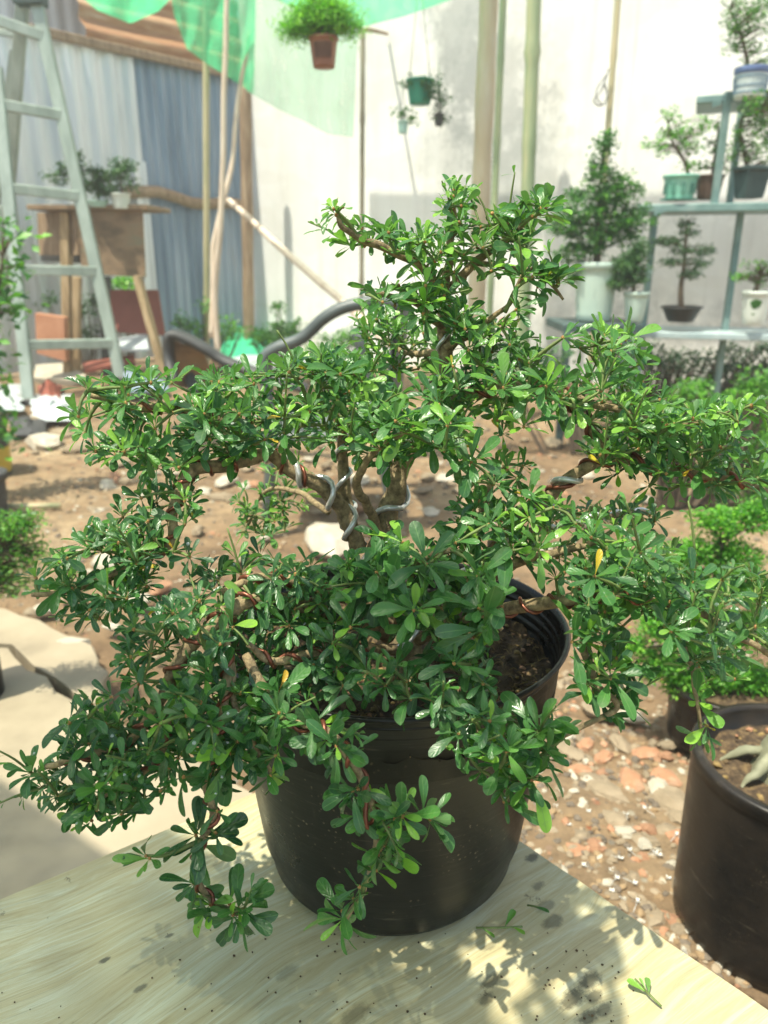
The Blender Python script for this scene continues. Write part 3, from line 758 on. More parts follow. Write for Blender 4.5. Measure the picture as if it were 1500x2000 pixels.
def tipped():
    Y = 4.1
    t = thing('tipped_chair', 'dark brown curved chair frame tipped on the ground right of the plywood stand', 'chair', P(420, 745, Y))
    band(smooth_poly([P(340, 745, Y-.1), P(331, 700, Y), P(330, 660, Y), P(350, 655, Y), P(400, 680, Y), P(440, 705, Y), P(520, 735, Y-.1), P(600, 760, Y-.2)]), .11, .05, 'arm', t, M_dkbox)
    mb = MB(); mb.tube(smooth_poly([P(336, 665, Y+.35), P(362, 720, Y+.2), P(385, 770, Y+.1)]), .035, 8); mb.build('leg', M_chair, t)
    mb = MB()
    mb.grid(lambda u, w: P(336+60*u+40*w*u, 662+90*w+25*u, Y+.05+.4*w*u), 10, 10); mb.build('seat', M_ply, t)
tipped()
# ------------------------------------------------------------------ generic potted plants
def cloud(pads, Y, n, size, tint=(.2, .7), clump=9, T=T_small, asp=.55, depth=1.0, flat=.4):
    """leaf clumps in ellipsoids given in pixels (cx, cy, rx, ry[, dY])"""
    pos = []; tot = sum(p[2]*p[3] for p in pads)
    cents = []
    for pd in pads:
        k = max(clump, int(n*pd[2]*pd[3]/tot)); cx, cy, rx, ry = pd[:4]; Yp = Y+(pd[4] if len(pd) > 4 else 0)
        c = P(cx, cy, Yp); wx = W(rx, Yp); wz = W(ry, Yp)
        nc = max(3, k//clump)
        d = nrm(rng.normal(size=(nc, 3)))*(rng.random((nc, 1))**.45)
        cc = np.array(c)+d*np.array([wx, wx*depth, wz])
        cents.append(cc)
        q = np.repeat(cc, clump, 0)+rng.normal(size=(nc*clump, 3))*np.array([1, 1, .7])*size*.75
        pos.append(q)
    pos = np.concatenate(pos); m_ = len(pos)
    d = rng.normal(size=(m_, 3)); d[:, 2] = d[:, 2]*.6+.25; d = nrm(d)
    up = rng.normal(size=(m_, 3))*.6+np.array([0, 0, 1.]); X, Yv, Z = frames(d, up)
    Ls = size*rng.uniform(.6, 1.25, m_); ti = np.clip(rng.normal((tint[0]+tint[1])/2, (tint[1]-tint[0])/2.5, m_), 0, .93)
    return (T, pos, X, Yv, Z, Ls, Ls*asp*(1.8 if T is T_small else 1), ti), np.concatenate(cents)
def limbs(mb, trunk, cents, r0, r1, every=1):
    tp = smooth_poly(trunk, 5); k = len(tp)
    mb.tube(tp, [r0+(r1-r0)*i/(k-1) for i in range(k)], 8)
    for c in cents[::every]:
        c = Vector(c); zs = [p for p in tp if p.z < c.z] or [tp[0]]
        a = min(zs[len(zs)//4:] or zs, key=lambda p: (p-c).length)
        mid = a.lerp(c, .5)+Vector((0, 0, (c-a).length*.08))
        mb.tube([a, mid, c], [r1*.8, r1*.5, r1*.25], 4, cap=False)
def pot_prof(rt, rb, h, rim=.006, rimh=.02, th=.006, curve=0):
    pr = [(0, 0), (rb*.95, 0), (rb, .004)]
    for i in range(1, 8):
        t = i/8; pr.append((rb+(rt-rb)*(t**(1+curve)), h*t))
    pr += [(rt, h-rimh), (rt+rim, h-rimh+.001), (rt+rim, h-.002), (rt+rim-.002, h), (rt-th, h), (rt-th-.001, h-rimh), (rt-th*1.5, h*.80), (0, h*.80)]
    return pr
def potted(name, label, Y, pot, potmat, trunk, pads, n, size, leafm, tint=(.2, .7), tr=(.012, .004), cat='potted plant', deco=None, T=T_small, clump=9, wires=None, seg=28, depth=1.0, group=None, square=False, soil=True, limb_every=1, curve=0, barkm=None, asp=.55):
    cx, yt, yb, rt, rb = pot
    base = P(cx, yb, Y); top = P(cx, yt, Y); h = top.z-base.z; Rt = W(rt, Y, top.z); Rb = W(rb, Y, base.z)
    t = thing(name, label, cat, base, group)
    mb = MB(); mb.lathe(base, pot_prof(Rt, Rb, h, rim=Rt*.05, rimh=h*.12, th=Rt*.07, curve=curve), 4 if square else seg, smooth=not square)
    if square:
        mb.v = [tuple(Vector(base)+Matrix.Rotation(math.pi/4+.15, 3, 'Z')@(Vector(q)-base)*1.0) for q in mb.v]
    o = mb.build('pot', potmat, t)
    if deco: deco(o, base, Rt, Rb, h)
    if soil:
        mb = MB(); mb.grid(lambda u, w: base+Vector((Rt*.9*w*math.cos(6.2832*u), Rt*.9*w*math.sin(6.2832*u), h*.84+.01*(1-w)+.004*noise.noise(Vector((u*9, w*9, 0))))), 24, 6); mb.build('soil', M_soil, t)
    b_, cents = cloud(pads, Y, n, size, tint, clump, T, depth=depth, asp=asp)
    if trunk:
        mb = MB(); tp = [P(p[0], p[1], Y+(p[2] if len(p) > 2 else 0)) for p in trunk]
        limbs(mb, tp, cents, tr[0], tr[1], limb_every); mb.build('trunk', barkm or M_bgbark, t)
    leaves_mesh('foliage', [b_], leafm, t)
    if wires:
        for (x0, y0) in wires:
            mb = MB(); a = P(x0, yt, Y); mb.tube([Vector((a.x, a.y, top.z)), P(cx, y0, Y)], .0025, 5); mb.build('hanger_wire', M_steel, t)
    return t
# hanging pots
tp = potted('hanging_plant', 'brown plastic hanging pot with a feathery lime green fern below the net', 3.6, (633, 72, 133, 28, 21), M_terra, [(633, 75), (632, 50), (633, 30)],
       [(600, 45, 38, 26), (660, 40, 34, 26), (630, 20, 48, 28), (580, 62, 24, 12), (690, 60, 18, 10), (560, 60, 12, 8), (630, 45, 50, 20)], 6500, .034, M_lime, (.3, .9), asp=.14, wires=[(610, -70), (656, -70)], tr=(.006, .002))
for k in range(9):   # vertical slots of the brown net pot
    a = -2.2+k*.16; c = P(633, 133, 3.6); r = W(27, 3.6)
    mb = MB(); mb.beam(c+Vector((math.cos(a)*r*.84, math.sin(a)*r*.84, .03)), c+Vector((math.cos(a)*r*.93, math.sin(a)*r*.93, .085)), .004, .004, up=(0, 1, 0)); mb.build('slot_rib', M_brown, tp)
potted('hanging_plant', 'emerald green hanging pot with small trailing leaves on the white wall', 5.8, (820, 155, 205, 27, 20), M_gpot, [(820, 158), (820, 150)],
       [(840, 165, 18, 12, -.1), (800, 158, 12, 6), (850, 185, 10, 16, -.08), (795, 165, 6, 8, -.1), (852, 160, 14, 8)], 260, .03, M_bgdark, wires=[(800, -60), (840, -60)], tr=(.006, .003))
potted('hanging_plant', 'tiny pale mint hanging pot with thin leaves below the emerald pot', 5.8, (787, 236, 261, 10, 8), M_mint, [(787, 238), (786, 222)],
       [(785, 218, 12, 12), (800, 228, 12, 12), (774, 222, 7, 12), (804, 245, 6, 10)], 130, .03, M_bgleaf, wires=[(782, 150), (792, 150)], tr=(.004, .002))
potted('hanging_plant', 'small grey hanging pot with dark drooping leaves right of the mint pot', 5.8, (857, 222, 246, 10, 7), M_dkbox, [(857, 226), (857, 205)],
       [(858, 210, 12, 12), (852, 232, 10, 12), (866, 196, 10, 10), (870, 225, 8, 10)], 150, .03, M_bgdark, wires=[(853, 120), (861, 120)], tr=(.004, .002))
mb = MB(); mb.tube(smooth_poly([P(1190, 130, 4.66), P(1175, 175, 4.66), P(1160, 195, 4.66), P(1172, 206, 4.66), P(1186, 190, 4.66), P(1180, 160, 4.66)]), .005, 5)
mb.tube(smooth_poly([P(1188, 140, 4.64), P(1168, 170, 4.64), P(1165, 190, 4.64), P(1180, 204, 4.64), P(1188, 180, 4.64)]), .004, 5)
tag(mb.build('wire_coil', M_steel), 'loose grey coil of wire hanging on the thin tan bamboo pole', 'wire')
# ------------------------------------------------------------------ steel shelf unit
YS = 4.5
def shelf_unit():
    t = thing('steel_shelf', 'teal slotted steel shelf unit holding the potted bonsai at the right', 'shelf', P(1420, 800, YS))
    def board(x0, x1, y0, y1, zt, mat, dep=.42, th=.035):
        a = P(x0, y0, YS); b_ = P(x1, y1, YS); a.z = b_.z = zt
        a = Vector((a.x, YS-.12, zt)); b_ = Vector((b_.x, YS-.45, zt)); d = (b_-a).normalized(); n_ = Vector((-d.y, d.x, 0))
        mb = MB(); mb.box((a+b_)/2+n_*dep/2-Vector((0, 0, th/2)), ((b_-a).length, dep, th), Matrix((d, n_, Vector((0, 0, 1)))).transposed()); return mb.build('shelf_board', mat, t)
    z1 = P(1300, 642, YS).z; z2 = P(1300, 402, YS).z; z3 = P(1400, 196, YS).z
    board(1225, 1700, 0, 0, z1, M_grey); board(1272, 1700, 0, 0, z2, M_teal, th=.04); board(1366, 1700, 0, 0, z3, M_teal, dep=.36)
    for (x, Yp, zt) in ((1372, YS-.18, z3+.01), (1400, YS+.16, z3+.01), (1262, YS-.06, z2-.02), (1262, YS+.28, z2-.02), (1640, YS-.35, z3), (1660, YS, z3), (1424, YS-.1, z2-.03)):
        q = Vector((P(x, 600, Yp).x, Yp, 0))
        zb = z2 if x in (1372, 1400) else 0; hh = zt-zb; mb = MB(); mb.box(q+Vector((0, 0, zb+hh/2)), (.028, .004, hh)); mb.box(q+Vector((-.015, .0155, zb+hh/2)), (.004, .03, hh)); mb.build('corner_post', M_teal, t)
    for (x, z_) in ((1380, z3-.06), (1290, z2-.06)):
        q = P(x, 300, YS-.16); q.z = z_; mb = MB(); mb.add([q, q+Vector((.08, 0, .03)), q+Vector((0, 0, .03)), q+Vector((0, .004, 0)), q+Vector((.08, .004, .03)), q+Vector((0, .004, .03))], [(0, 1, 2), (5, 4, 3), (0, 3, 4, 1), (1, 4, 5, 2), (2, 5, 3, 0)]); mb.build('gusset_plate', M_teal, t)
    return z1, z2, z3
Z1, Z2, Z3 = shelf_unit()
def deco_stripes(o, base, Rt, Rb, h):
    mb = MB()
    for k in range(30):
        a = 6.2832*k/30
        p0 = base+Vector((math.cos(a)*(Rb*1.012+.001), math.sin(a)*(Rb*1.012+.001), h*.12)); p1 = base+Vector((math.cos(a)*(Rt*1.004+.002), math.sin(a)*(Rt*1.004+.002), h*.68))
        mb.beam(p0, p1, .004, .003)
    for zf in (.14, .36, .66):
        rr = Rb+(Rt-Rb)*zf; mb.lathe(base, [(rr+.0015, h*zf), (rr+.004, h*zf+.002), (rr+.0015, h*zf+.006)], 28)
    mb.build('lattice_lines', M_line, o)
    mb = MB(); mb.lathe(base, [(Rt*.955+.003, h*.76), (Rt+.004, h*.78), (Rt*1.05+.003, h*.9), (Rt*1.05+.003, h*.99)], 28); mb.build('blue_band', M_blue, o)
def deco_panels(o, base, Rt, Rb, h):
    for k in range(10):
        mb = MB()
        a = 6.2832*k/10+.2
        rr = (Rb+Rt)/2*.99
        mb.box(base+Vector((math.cos(a)*rr, math.sin(a)*rr, h*.45)), (.006, .02, h*.4), Matrix.Rotation(a, 3, 'Z')); mb.build('relief_panel', M_tealgd, o)
    mb = MB(); mb.lathe(base, [(0, -.0), (Rb*1.3, .001), (Rb*1.35, h*.07), (Rb*1.0, h*.08)], 28); mb.build('saucer', M_tealgd, o)
def deco_leaf(o, base, Rt, Rb, h):
    mb = MB()
    for k, (a, z_, r) in enumerate(((-2.15, .66, .018), (-2.0, .70, .016), (-2.05, .58, .016), (-1.85, .62, .015), (-1.75, .68, .013), (-2.1, .36, .01))):
        rr = Rb+(Rt-Rb)*z_+.0025
        c = base+Vector((math.cos(a)*rr, math.sin(a)*rr, h*z_)); R = Matrix.Rotation(a, 3, 'Z')
        vs = [c+R@Vector((.0005, r*math.cos(q*.785)*1.0, r*math.sin(q*.785))) for q in range(8)]; mb.add(vs, [tuple(range(8))])
    mb.build('painted_leaf', M_lime, o)
potted('ceramic_planter', 'white pot with blue rim and lattice lines, small leafed tree, on the highest shelf', YS-.25, (1462, 132, 192, 31, 28), M_white, [(1462, 140), (1455, 95), (1440, 50), (1425, 20)],
       [(1465, 60, 45, 40), (1440, 20, 30, 35), (1480, 110, 30, 16), (1435, 95, 20, 14), (1430, 60, 18, 16), (1490, 20, 20, 30), (1480, 132, 30, 10)], 1500, .018, M_bgleaf, deco=deco_stripes)
potted('bonsai_tree', 'bent bright green bonsai in a glazed green pot on the middle shelf', YS-.1, (1325, 342, 392, 33, 26), M_tealgl, [(1345, 345), (1338, 318), (1322, 292), (1310, 270), (1305, 240)],
       [(1330, 260, 34, 16), (1290, 290, 16, 16), (1265, 285, 16, 6), (1318, 225, 22, 9), (1350, 285, 24, 12), (1370, 245, 24, 12), (1300, 262, 18, 12), (1345, 325, 16, 10)], 900, .026, M_lime, (.2, .7), deco=deco_panels, asp=.4, tr=(.011, .004), curve=.4)
potted('bonsai_tree', 'slender dark green plant in a brown clay pot beside the green glazed pot', YS-.05, (1382, 342, 390, 26, 20), M_brown, [(1392, 345), (1396, 310), (1402, 270), (1403, 240)],
       [(1400, 250, 9, 20), (1404, 290, 18, 18), (1392, 275, 12, 10), (1380, 325, 22, 9), (1420, 310, 16, 10), (1410, 330, 16, 12)], 500, .02, M_bgleaf)
potted('bonsai_tree', 'dense grey green shrub in a square dark pot at the right of the middle shelf', YS-.22, (1462, 325, 388, 36, 26), M_tealD, [(1460, 330), (1452, 290), (1446, 240), (1470, 200)],
       [(1470, 290, 34, 24), (1450, 260, 22, 30), (1488, 240, 20, 30), (1470, 210, 26, 18), (1490, 320, 24, 14), (1440, 300, 14, 14)], 1300, .018, M_bgleaf, square=True)
potted('trailing_plant', 'soft green trailing plant hanging over the edge of the highest shelf', YS-.5, (1520, 175, 205, 24, 18), M_brown, [(1520, 180), (1500, 200), (1488, 235)],
       [(1490, 195, 22, 14), (1470, 215, 14, 16), (1485, 240, 16, 16), (1500, 270, 14, 20), (1460, 200, 10, 8)], 500, .02, M_bgleaf)
potted('bonsai_tree', 'layered dark pine bonsai in a shallow black tray on the lowest shelf', YS-.15, (1328, 598, 628, 38, 24), M_black, [(1330, 600), (1330, 560), (1336, 520), (1340, 460), (1345, 430)],
       [(1340, 438, 15, 10), (1345, 455, 20, 8), (1310, 472, 28, 9), (1370, 490, 28, 9), (1335, 490, 24, 8), (1310, 512, 28, 7), (1360, 515, 30, 8), (1350, 535, 22, 10), (1290, 470, 14, 6)], 3200, .015, M_bgdark, tr=(.017, .005), limb_every=6)
potted('ceramic_planter', 'white vase with a painted green leaf and spreading lime plant on the lowest shelf', YS-.3, (1470, 568, 634, 27, 18), M_white, [(1475, 572), (1480, 555), (1485, 540)],
       [(1480, 520, 26, 9), (1450, 538, 22, 7), (1500, 535, 22, 14), (1440, 545, 14, 5), (1485, 555, 16, 6)], 520, .018, M_lime, (.1, .6), deco=deco_leaf, tr=(.018, .006), curve=-.35)
# low table left of the shelf with three pots
t = thing('plant_stand', 'low dark stand under the two pale green pots left of the shelf', 'stand', P(1180, 800, 4.35))
mb = MB(); a = P(1100, 630, 4.25); c = P(1232, 630, 4.3); mb.box((a+c)/2+Vector((0, .1, -.02)), ((c-a).length+.04, .45, .045)); mb.build('top', M_tealD, t)
for (x, Yq) in ((1108, 4.15), (1226, 4.15), (1108, 4.5), (1226, 4.5)):
    q = P(x, 640, Yq); mb = MB(); mb.box(Vector((q.x, Yq, (a.z-.04)/2)), (.04, .04, a.z-.04)); mb.build('leg', M_tealD, t)
potted('conical_tree', 'tall conical dark green tree in a large pale green pot left of the shelf', 4.3, (1158, 512, 625, 42, 33), M_palegr, [(1165, 520), (1168, 460), (1172, 380), (1178, 310), (1182, 262)],
       [(1182, 285, 16, 22), (1178, 325, 28, 20), (1172, 365, 44, 22), (1165, 405, 64, 24), (1160, 445, 78, 26), (1225, 380, 36, 28), (1240, 425, 38, 22), (1110, 435, 40, 30), (1205, 350, 22, 14), (1130, 380, 26, 12), (1125, 490, 40, 22), (1170, 480, 45, 20), (1130, 540, 24, 18), (1190, 265, 8, 10), (1215, 455, 40, 20)],
       7600, .025, M_bgleaf, (.0, .6), tr=(.022, .006), limb_every=5, clump=30)
potted('bushy_plant', 'bushy dark green plant in a rounded pale green pot beside the conical tree', 4.2, (1238, 570, 628, 24, 15), M_palegr, [(1238, 575), (1236, 545), (1232, 510)],
       [(1235, 535, 32, 24), (1210, 555, 24, 16), (1240, 500, 22, 22), (1215, 520, 26, 18), (1252, 480, 14, 14)], 3600, .02, M_bgdark, (.3, .9), curve=-.3, limb_every=5)
# small bonsai on the plywood stand
zt = P(180, 408, 6.35).z
for (cx, yt, yb, r_, pmat, pads, lab) in (
    (158, 380, 405, 14, M_palegr, [(150, 330, 12, 18), (150, 305, 6, 14), (130, 335, 14, 12), (118, 352, 12, 6), (165, 365, 14, 10), (98, 348, 10, 5)], 'small dark bonsai in a pale pot on the left of the plywood stand'),
    (193, 392, 405, 20, M_mint, [(190, 362, 16, 12), (200, 345, 12, 10), (205, 375, 18, 8), (182, 335, 12, 8)], 'wide low planter of light green leaves in the middle of the plywood stand'),
    (238, 378, 408, 19, M_white, [(228, 320, 7, 14), (232, 345, 18, 10), (250, 325, 12, 10), (262, 362, 14, 8), (222, 365, 18, 8), (240, 335, 22, 12), (212, 345, 12, 8)], 'airy bonsai in a round white pot on the right of the plywood stand')):
    potted('bonsai_tree', lab, 6.3, (cx, yt, yb, r_, r_*.75), pmat, [(cx, yt+2), (cx-3, yt-20), (pads[0][0], pads[0][1])], pads, 800, .034, M_bgdark, (.2, .9), tr=(.010, .004), limb_every=3)
# ------------------------------------------------------------------ left edge plants and tubs
potted('leafy_shrub', 'tall leafy green shrub at the left edge in front of the ladder', 3.2, (-70, 900, 1010, 50, 40), M_dkbox, [(-60, 905), (-40, 760), (-10, 640), (5, 500)],
       [(10, 470, 24, 34), (25, 455, 14, 14), (20, 520, 22, 24), (-30, 560, 60, 60), (12, 600, 40, 30), (-40, 700, 60, 60), (-20, 820, 55, 70)], 620, .055, M_bgleaf, (.2, .9), T=T_med, clump=5, tr=(.012, .005))
potted('low_shrub', 'feathery low green shrub in a black tub at the left edge of the slab', 1.55, (-45, 1150, 1395, 62, 55), M_pot2, [(-45, 1160), (-30, 1120), (0, 1080)],
       [(20, 1030, 62, 34), (60, 1075, 48, 34), (-30, 1090, 70, 60), (20, 1130, 60, 40), (50, 1020, 42, 20)], 3600, .013, M_bgleaf, (.3, .9), tr=(.008, .003), asp=.3)
def bucket(name, label, px, yt, yb, r, Y, band):
    b_ = P(px, yb, Y); h = P(px, yt, Y).z-b_.z; R = W(r, Y)
    t = thing(name, label, 'bucket', b_)
    mb = MB(); mb.lathe(b_, pot_prof(R, R*.86, h, rim=.01, rimh=.03, th=.008), 36); mb.build('body', M_dkbox, t)
    if band: mb = MB(); mb.lathe(b_, [(R*.905, h*.28), (R*.925, h*.30), (R*.975, h*.60), (R*.97, h*.62)], 36); mb.build('band', M_yel, t)
bucket('banded_bucket', 'black bucket with a dull yellow band at the left edge', -12, 815, 960, 46, 3.6, True)
bucket('grey_bucket', 'small grey bucket on the dirt below the banded bucket', -18, 922, 1010, 42, 2.9, False)
# ------------------------------------------------------------------ low growth along the wall foot
def shrub(label, pads, Y, n, size, mat, tint=(.3, .8), name='garden_shrub', T=T_small, clump_=9, **k):
    pd = pads[0]; b_ = P(pd[0], pd[1], Y); b_.z = 0
    t = thing(name, label, 'shrub', b_)
    bt, cents = cloud(pads, Y, n, size, tint, clump_, T, **k)
    leaves_mesh('foliage', [bt], mat, t)
    mb = MB()
    for c in cents[::3]:
        c = Vector(c); q = Vector((b_.x+(c.x-b_.x)*.5, b_.y+(c.y-b_.y)*.5, .0)); mb.tube([q, q.lerp(c, .5)+Vector((.02, 0, 0)), c], [.008, .005, .003], 4, cap=False)
    mb.build('stem', M_bgbark, t)
shrub('round green shrub below the diagonal prop at the wall foot', [(545, 655, 42, 30), (545, 602, 14, 14), (510, 660, 30, 24), (575, 650, 26, 24)], 6.3, 1500, .035, M_bgleaf)
shrub('sparse weeds growing before the blue zinc sheet', [(380, 640, 30, 26), (400, 600, 14, 16), (450, 640, 34, 22), (350, 625, 14, 18), (440, 660, 30, 12)], 6.9, 700, .04, M_bgleaf)
shrub('shaded green plants seen through the chair arm', [(650, 680, 50, 26), (680, 660, 30, 20), (620, 700, 30, 14)], 5.6, 800, .035, M_bgleaf)
shrub('bright green leaves seen through the gap of the plywood stand', [(235, 555, 34, 12)], 7.2, 300, .045, M_lime)
shrub('dark weeds among the scrap under the plywood stand', [(150, 600, 18, 30), (185, 590, 20, 26), (90, 590, 20, 14), (170, 650, 26, 20), (110, 745, 20, 12)], 6.9, 500, .045, M_bgdark)
shrub('green growth behind the shelf foot', [(1260, 700, 60, 40), (1330, 720, 60, 40), (1420, 720, 60, 50), (1190, 690, 36, 30), (1490, 720, 40, 60)], 4.95, 4200, .030, M_bgdark, (.1, .6))
shrub('fresh green bush on the ground beside the shelf at the right edge', [(1430, 800, 50, 40), (1460, 860, 50, 50), (1400, 850, 40, 30), (1480, 800, 30, 30), (1490, 900, 40, 50)], 3.4, 9000, .019, M_lime, (.1, .6))
shrub('leafy green bush behind the right branches of the bonsai', [(1350, 780, 50, 40), (1300, 860, 50, 44), (1480, 960, 50, 40), (1400, 930, 50, 36), (1480, 760, 40, 40)], 3.1, 5200, .022, M_bgleaf, (.3, 1.0), clump_=14)
shrub('dark green plants behind the right branches of the bonsai', [(1180, 880, 50, 40), (1090, 700, 34, 30), (960, 700, 30, 30)], 4.0, 700, .03, M_bgdark)
t = thing('flowering_plant', 'spindly plant with small red flowers at the foot of the thick bamboo', 'plant', P(990, 760, 5.0))
bt, ce = cloud([(988, 690, 16, 40), (1000, 720, 20, 20)], 5.0, 220, .03, (.3, .8)); leaves_mesh('foliage', [bt], M_bgleaf, t)
mb = MB()
for k in range(16): mb.rock(P(988+random.uniform(-14, 16), 650+random.uniform(-28, 34), 5.0), .013, mi=0, seed=k)
for k in range(6): mb.tube([P(990, 740, 5), P(988+random.uniform(-14, 16), 640+random.uniform(-10, 30), 5.0)], .003, 4, mi=1)
mb.build('flowers', [M_flower, M_bgbark], t)
# bushy lime plants in the black pots at the right
potted('lime_bush', 'large bright lime green bush in a dark pot right of the bonsai', 1.42, (1395, 1330, 1440, 100, 88), M_pot2, [(1395, 1340), (1390, 1250), (1400, 1120), (1410, 1060)],
       [(1480, 1010, 50, 40), (1310, 1110, 40, 30), (1405, 1020, 60, 34), (1345, 1080, 52, 36), (1430, 1090, 66, 46), (1360, 1150, 70, 40), (1460, 1150, 60, 46), (1300, 1220, 60, 44), (1380, 1220, 70, 44), (1470, 1230, 60, 50), (1290, 1300, 56, 40), (1340, 1330, 60, 40), (1420, 1310, 70, 40), (1480, 1330, 50, 40), (1240, 1260, 30, 26)],
       24000, .0100, M_lime, (.1, .75), tr=(.014, .005), limb_every=40, depth=.8, asp=.5)
# big black pot with swollen trunk, right foreground
def bigpot():
    Y = .945; b_ = Vector((.607, Y, .0)); R = .152; h = .305
    t = thing('black_tub', 'large thick walled black pot of soil with a swollen pale trunk at the right edge', 'potted plant', b_)
    pr = [(0, 0), (R*.90, 0), (R*.94, .006)]+[(R*(.95+.02*k/10), h*k/10) for k in range(1, 10)]+[(R*.965, h*.93), (R*.985, h*.94), (R*.99, h*.985), (R*.975, h), (R*.90, h), (R*.885, h*.985), (R*.87, h*.86), (0, h*.86)]
    mb = MB(); mb.lathe(b_, pr, 64); mb.lathe(b_, [(R*.875, h*.35), (R*.879, h*.353), (R*.875, h*.356)], 64); mb.build('pot', M_pot2, t)
    mb = MB(); mb.grid(lambda u, w: b_+Vector((R*.88*w*math.cos(6.2832*u), R*.88*w*math.sin(6.2832*u), h*.885+.02*(1-w)+.012*noise.noise(Vector((w*math.cos(6.28*u)*8, w*math.sin(6.28*u)*8, 0))))), 60, 20); mb.build('soil', M_soil, t)
    mb = MB(); q = b_+Vector((-.01, -.0, h*.88))
    mb.tube(smooth_poly([q+Vector((0, 0, -.02)), q+Vector((-.0, 0, .04)), q+Vector((.005, 0, .09)), q+Vector((.03, 0, .16)), q+Vector((.05, .01, .24))]), [.055+.0*k for k in range(4)]+[.05, .05, .048, .045, .042, .04, .035, .03, .028, .026, .024, .022, .02, .018, .016, .015, .014, .013, .012, .012, .012][:21], 14)
    for (dx, dy) in ((-.10, -.03), (-.09, .05), (-.05, -.09)):
        mb.tube(smooth_poly([q+Vector((-.02, 0, .05)), q+Vector((dx*.6, dy*.6, .03)), q+Vector((dx, dy, -.004))]), [.012, .011, .010, .010, .008, .008, .007, .006, .005, .005, .004, .004, .003], 8)
    mb.v = [tuple(Vector(q)+Vector((noise.noise(Vector(q)*55), noise.noise(Vector(q)*55+Vector((3, 0, 0))), noise.noise(Vector(q)*55+Vector((0, 7, 0)))))*.005) for q in mb.v]; mb.build('trunk', M_pinkbark, t)
    n_ = 170; mbc = MB()
    for k in range(n_):
        a = random.uniform(0, 6.28); rr = R*.8*math.sqrt(random.random()); mbc.rock(b_+Vector((rr*math.cos(a), rr*math.sin(a), h*.90)), random.uniform(.003, .008), mi=random.choice((0, 0, 1, 2)), seed=k)
    tag(mbc.build('soil_chips', [M_soil, M_brick, M_moss], t), kind='stuff')
bigpot()
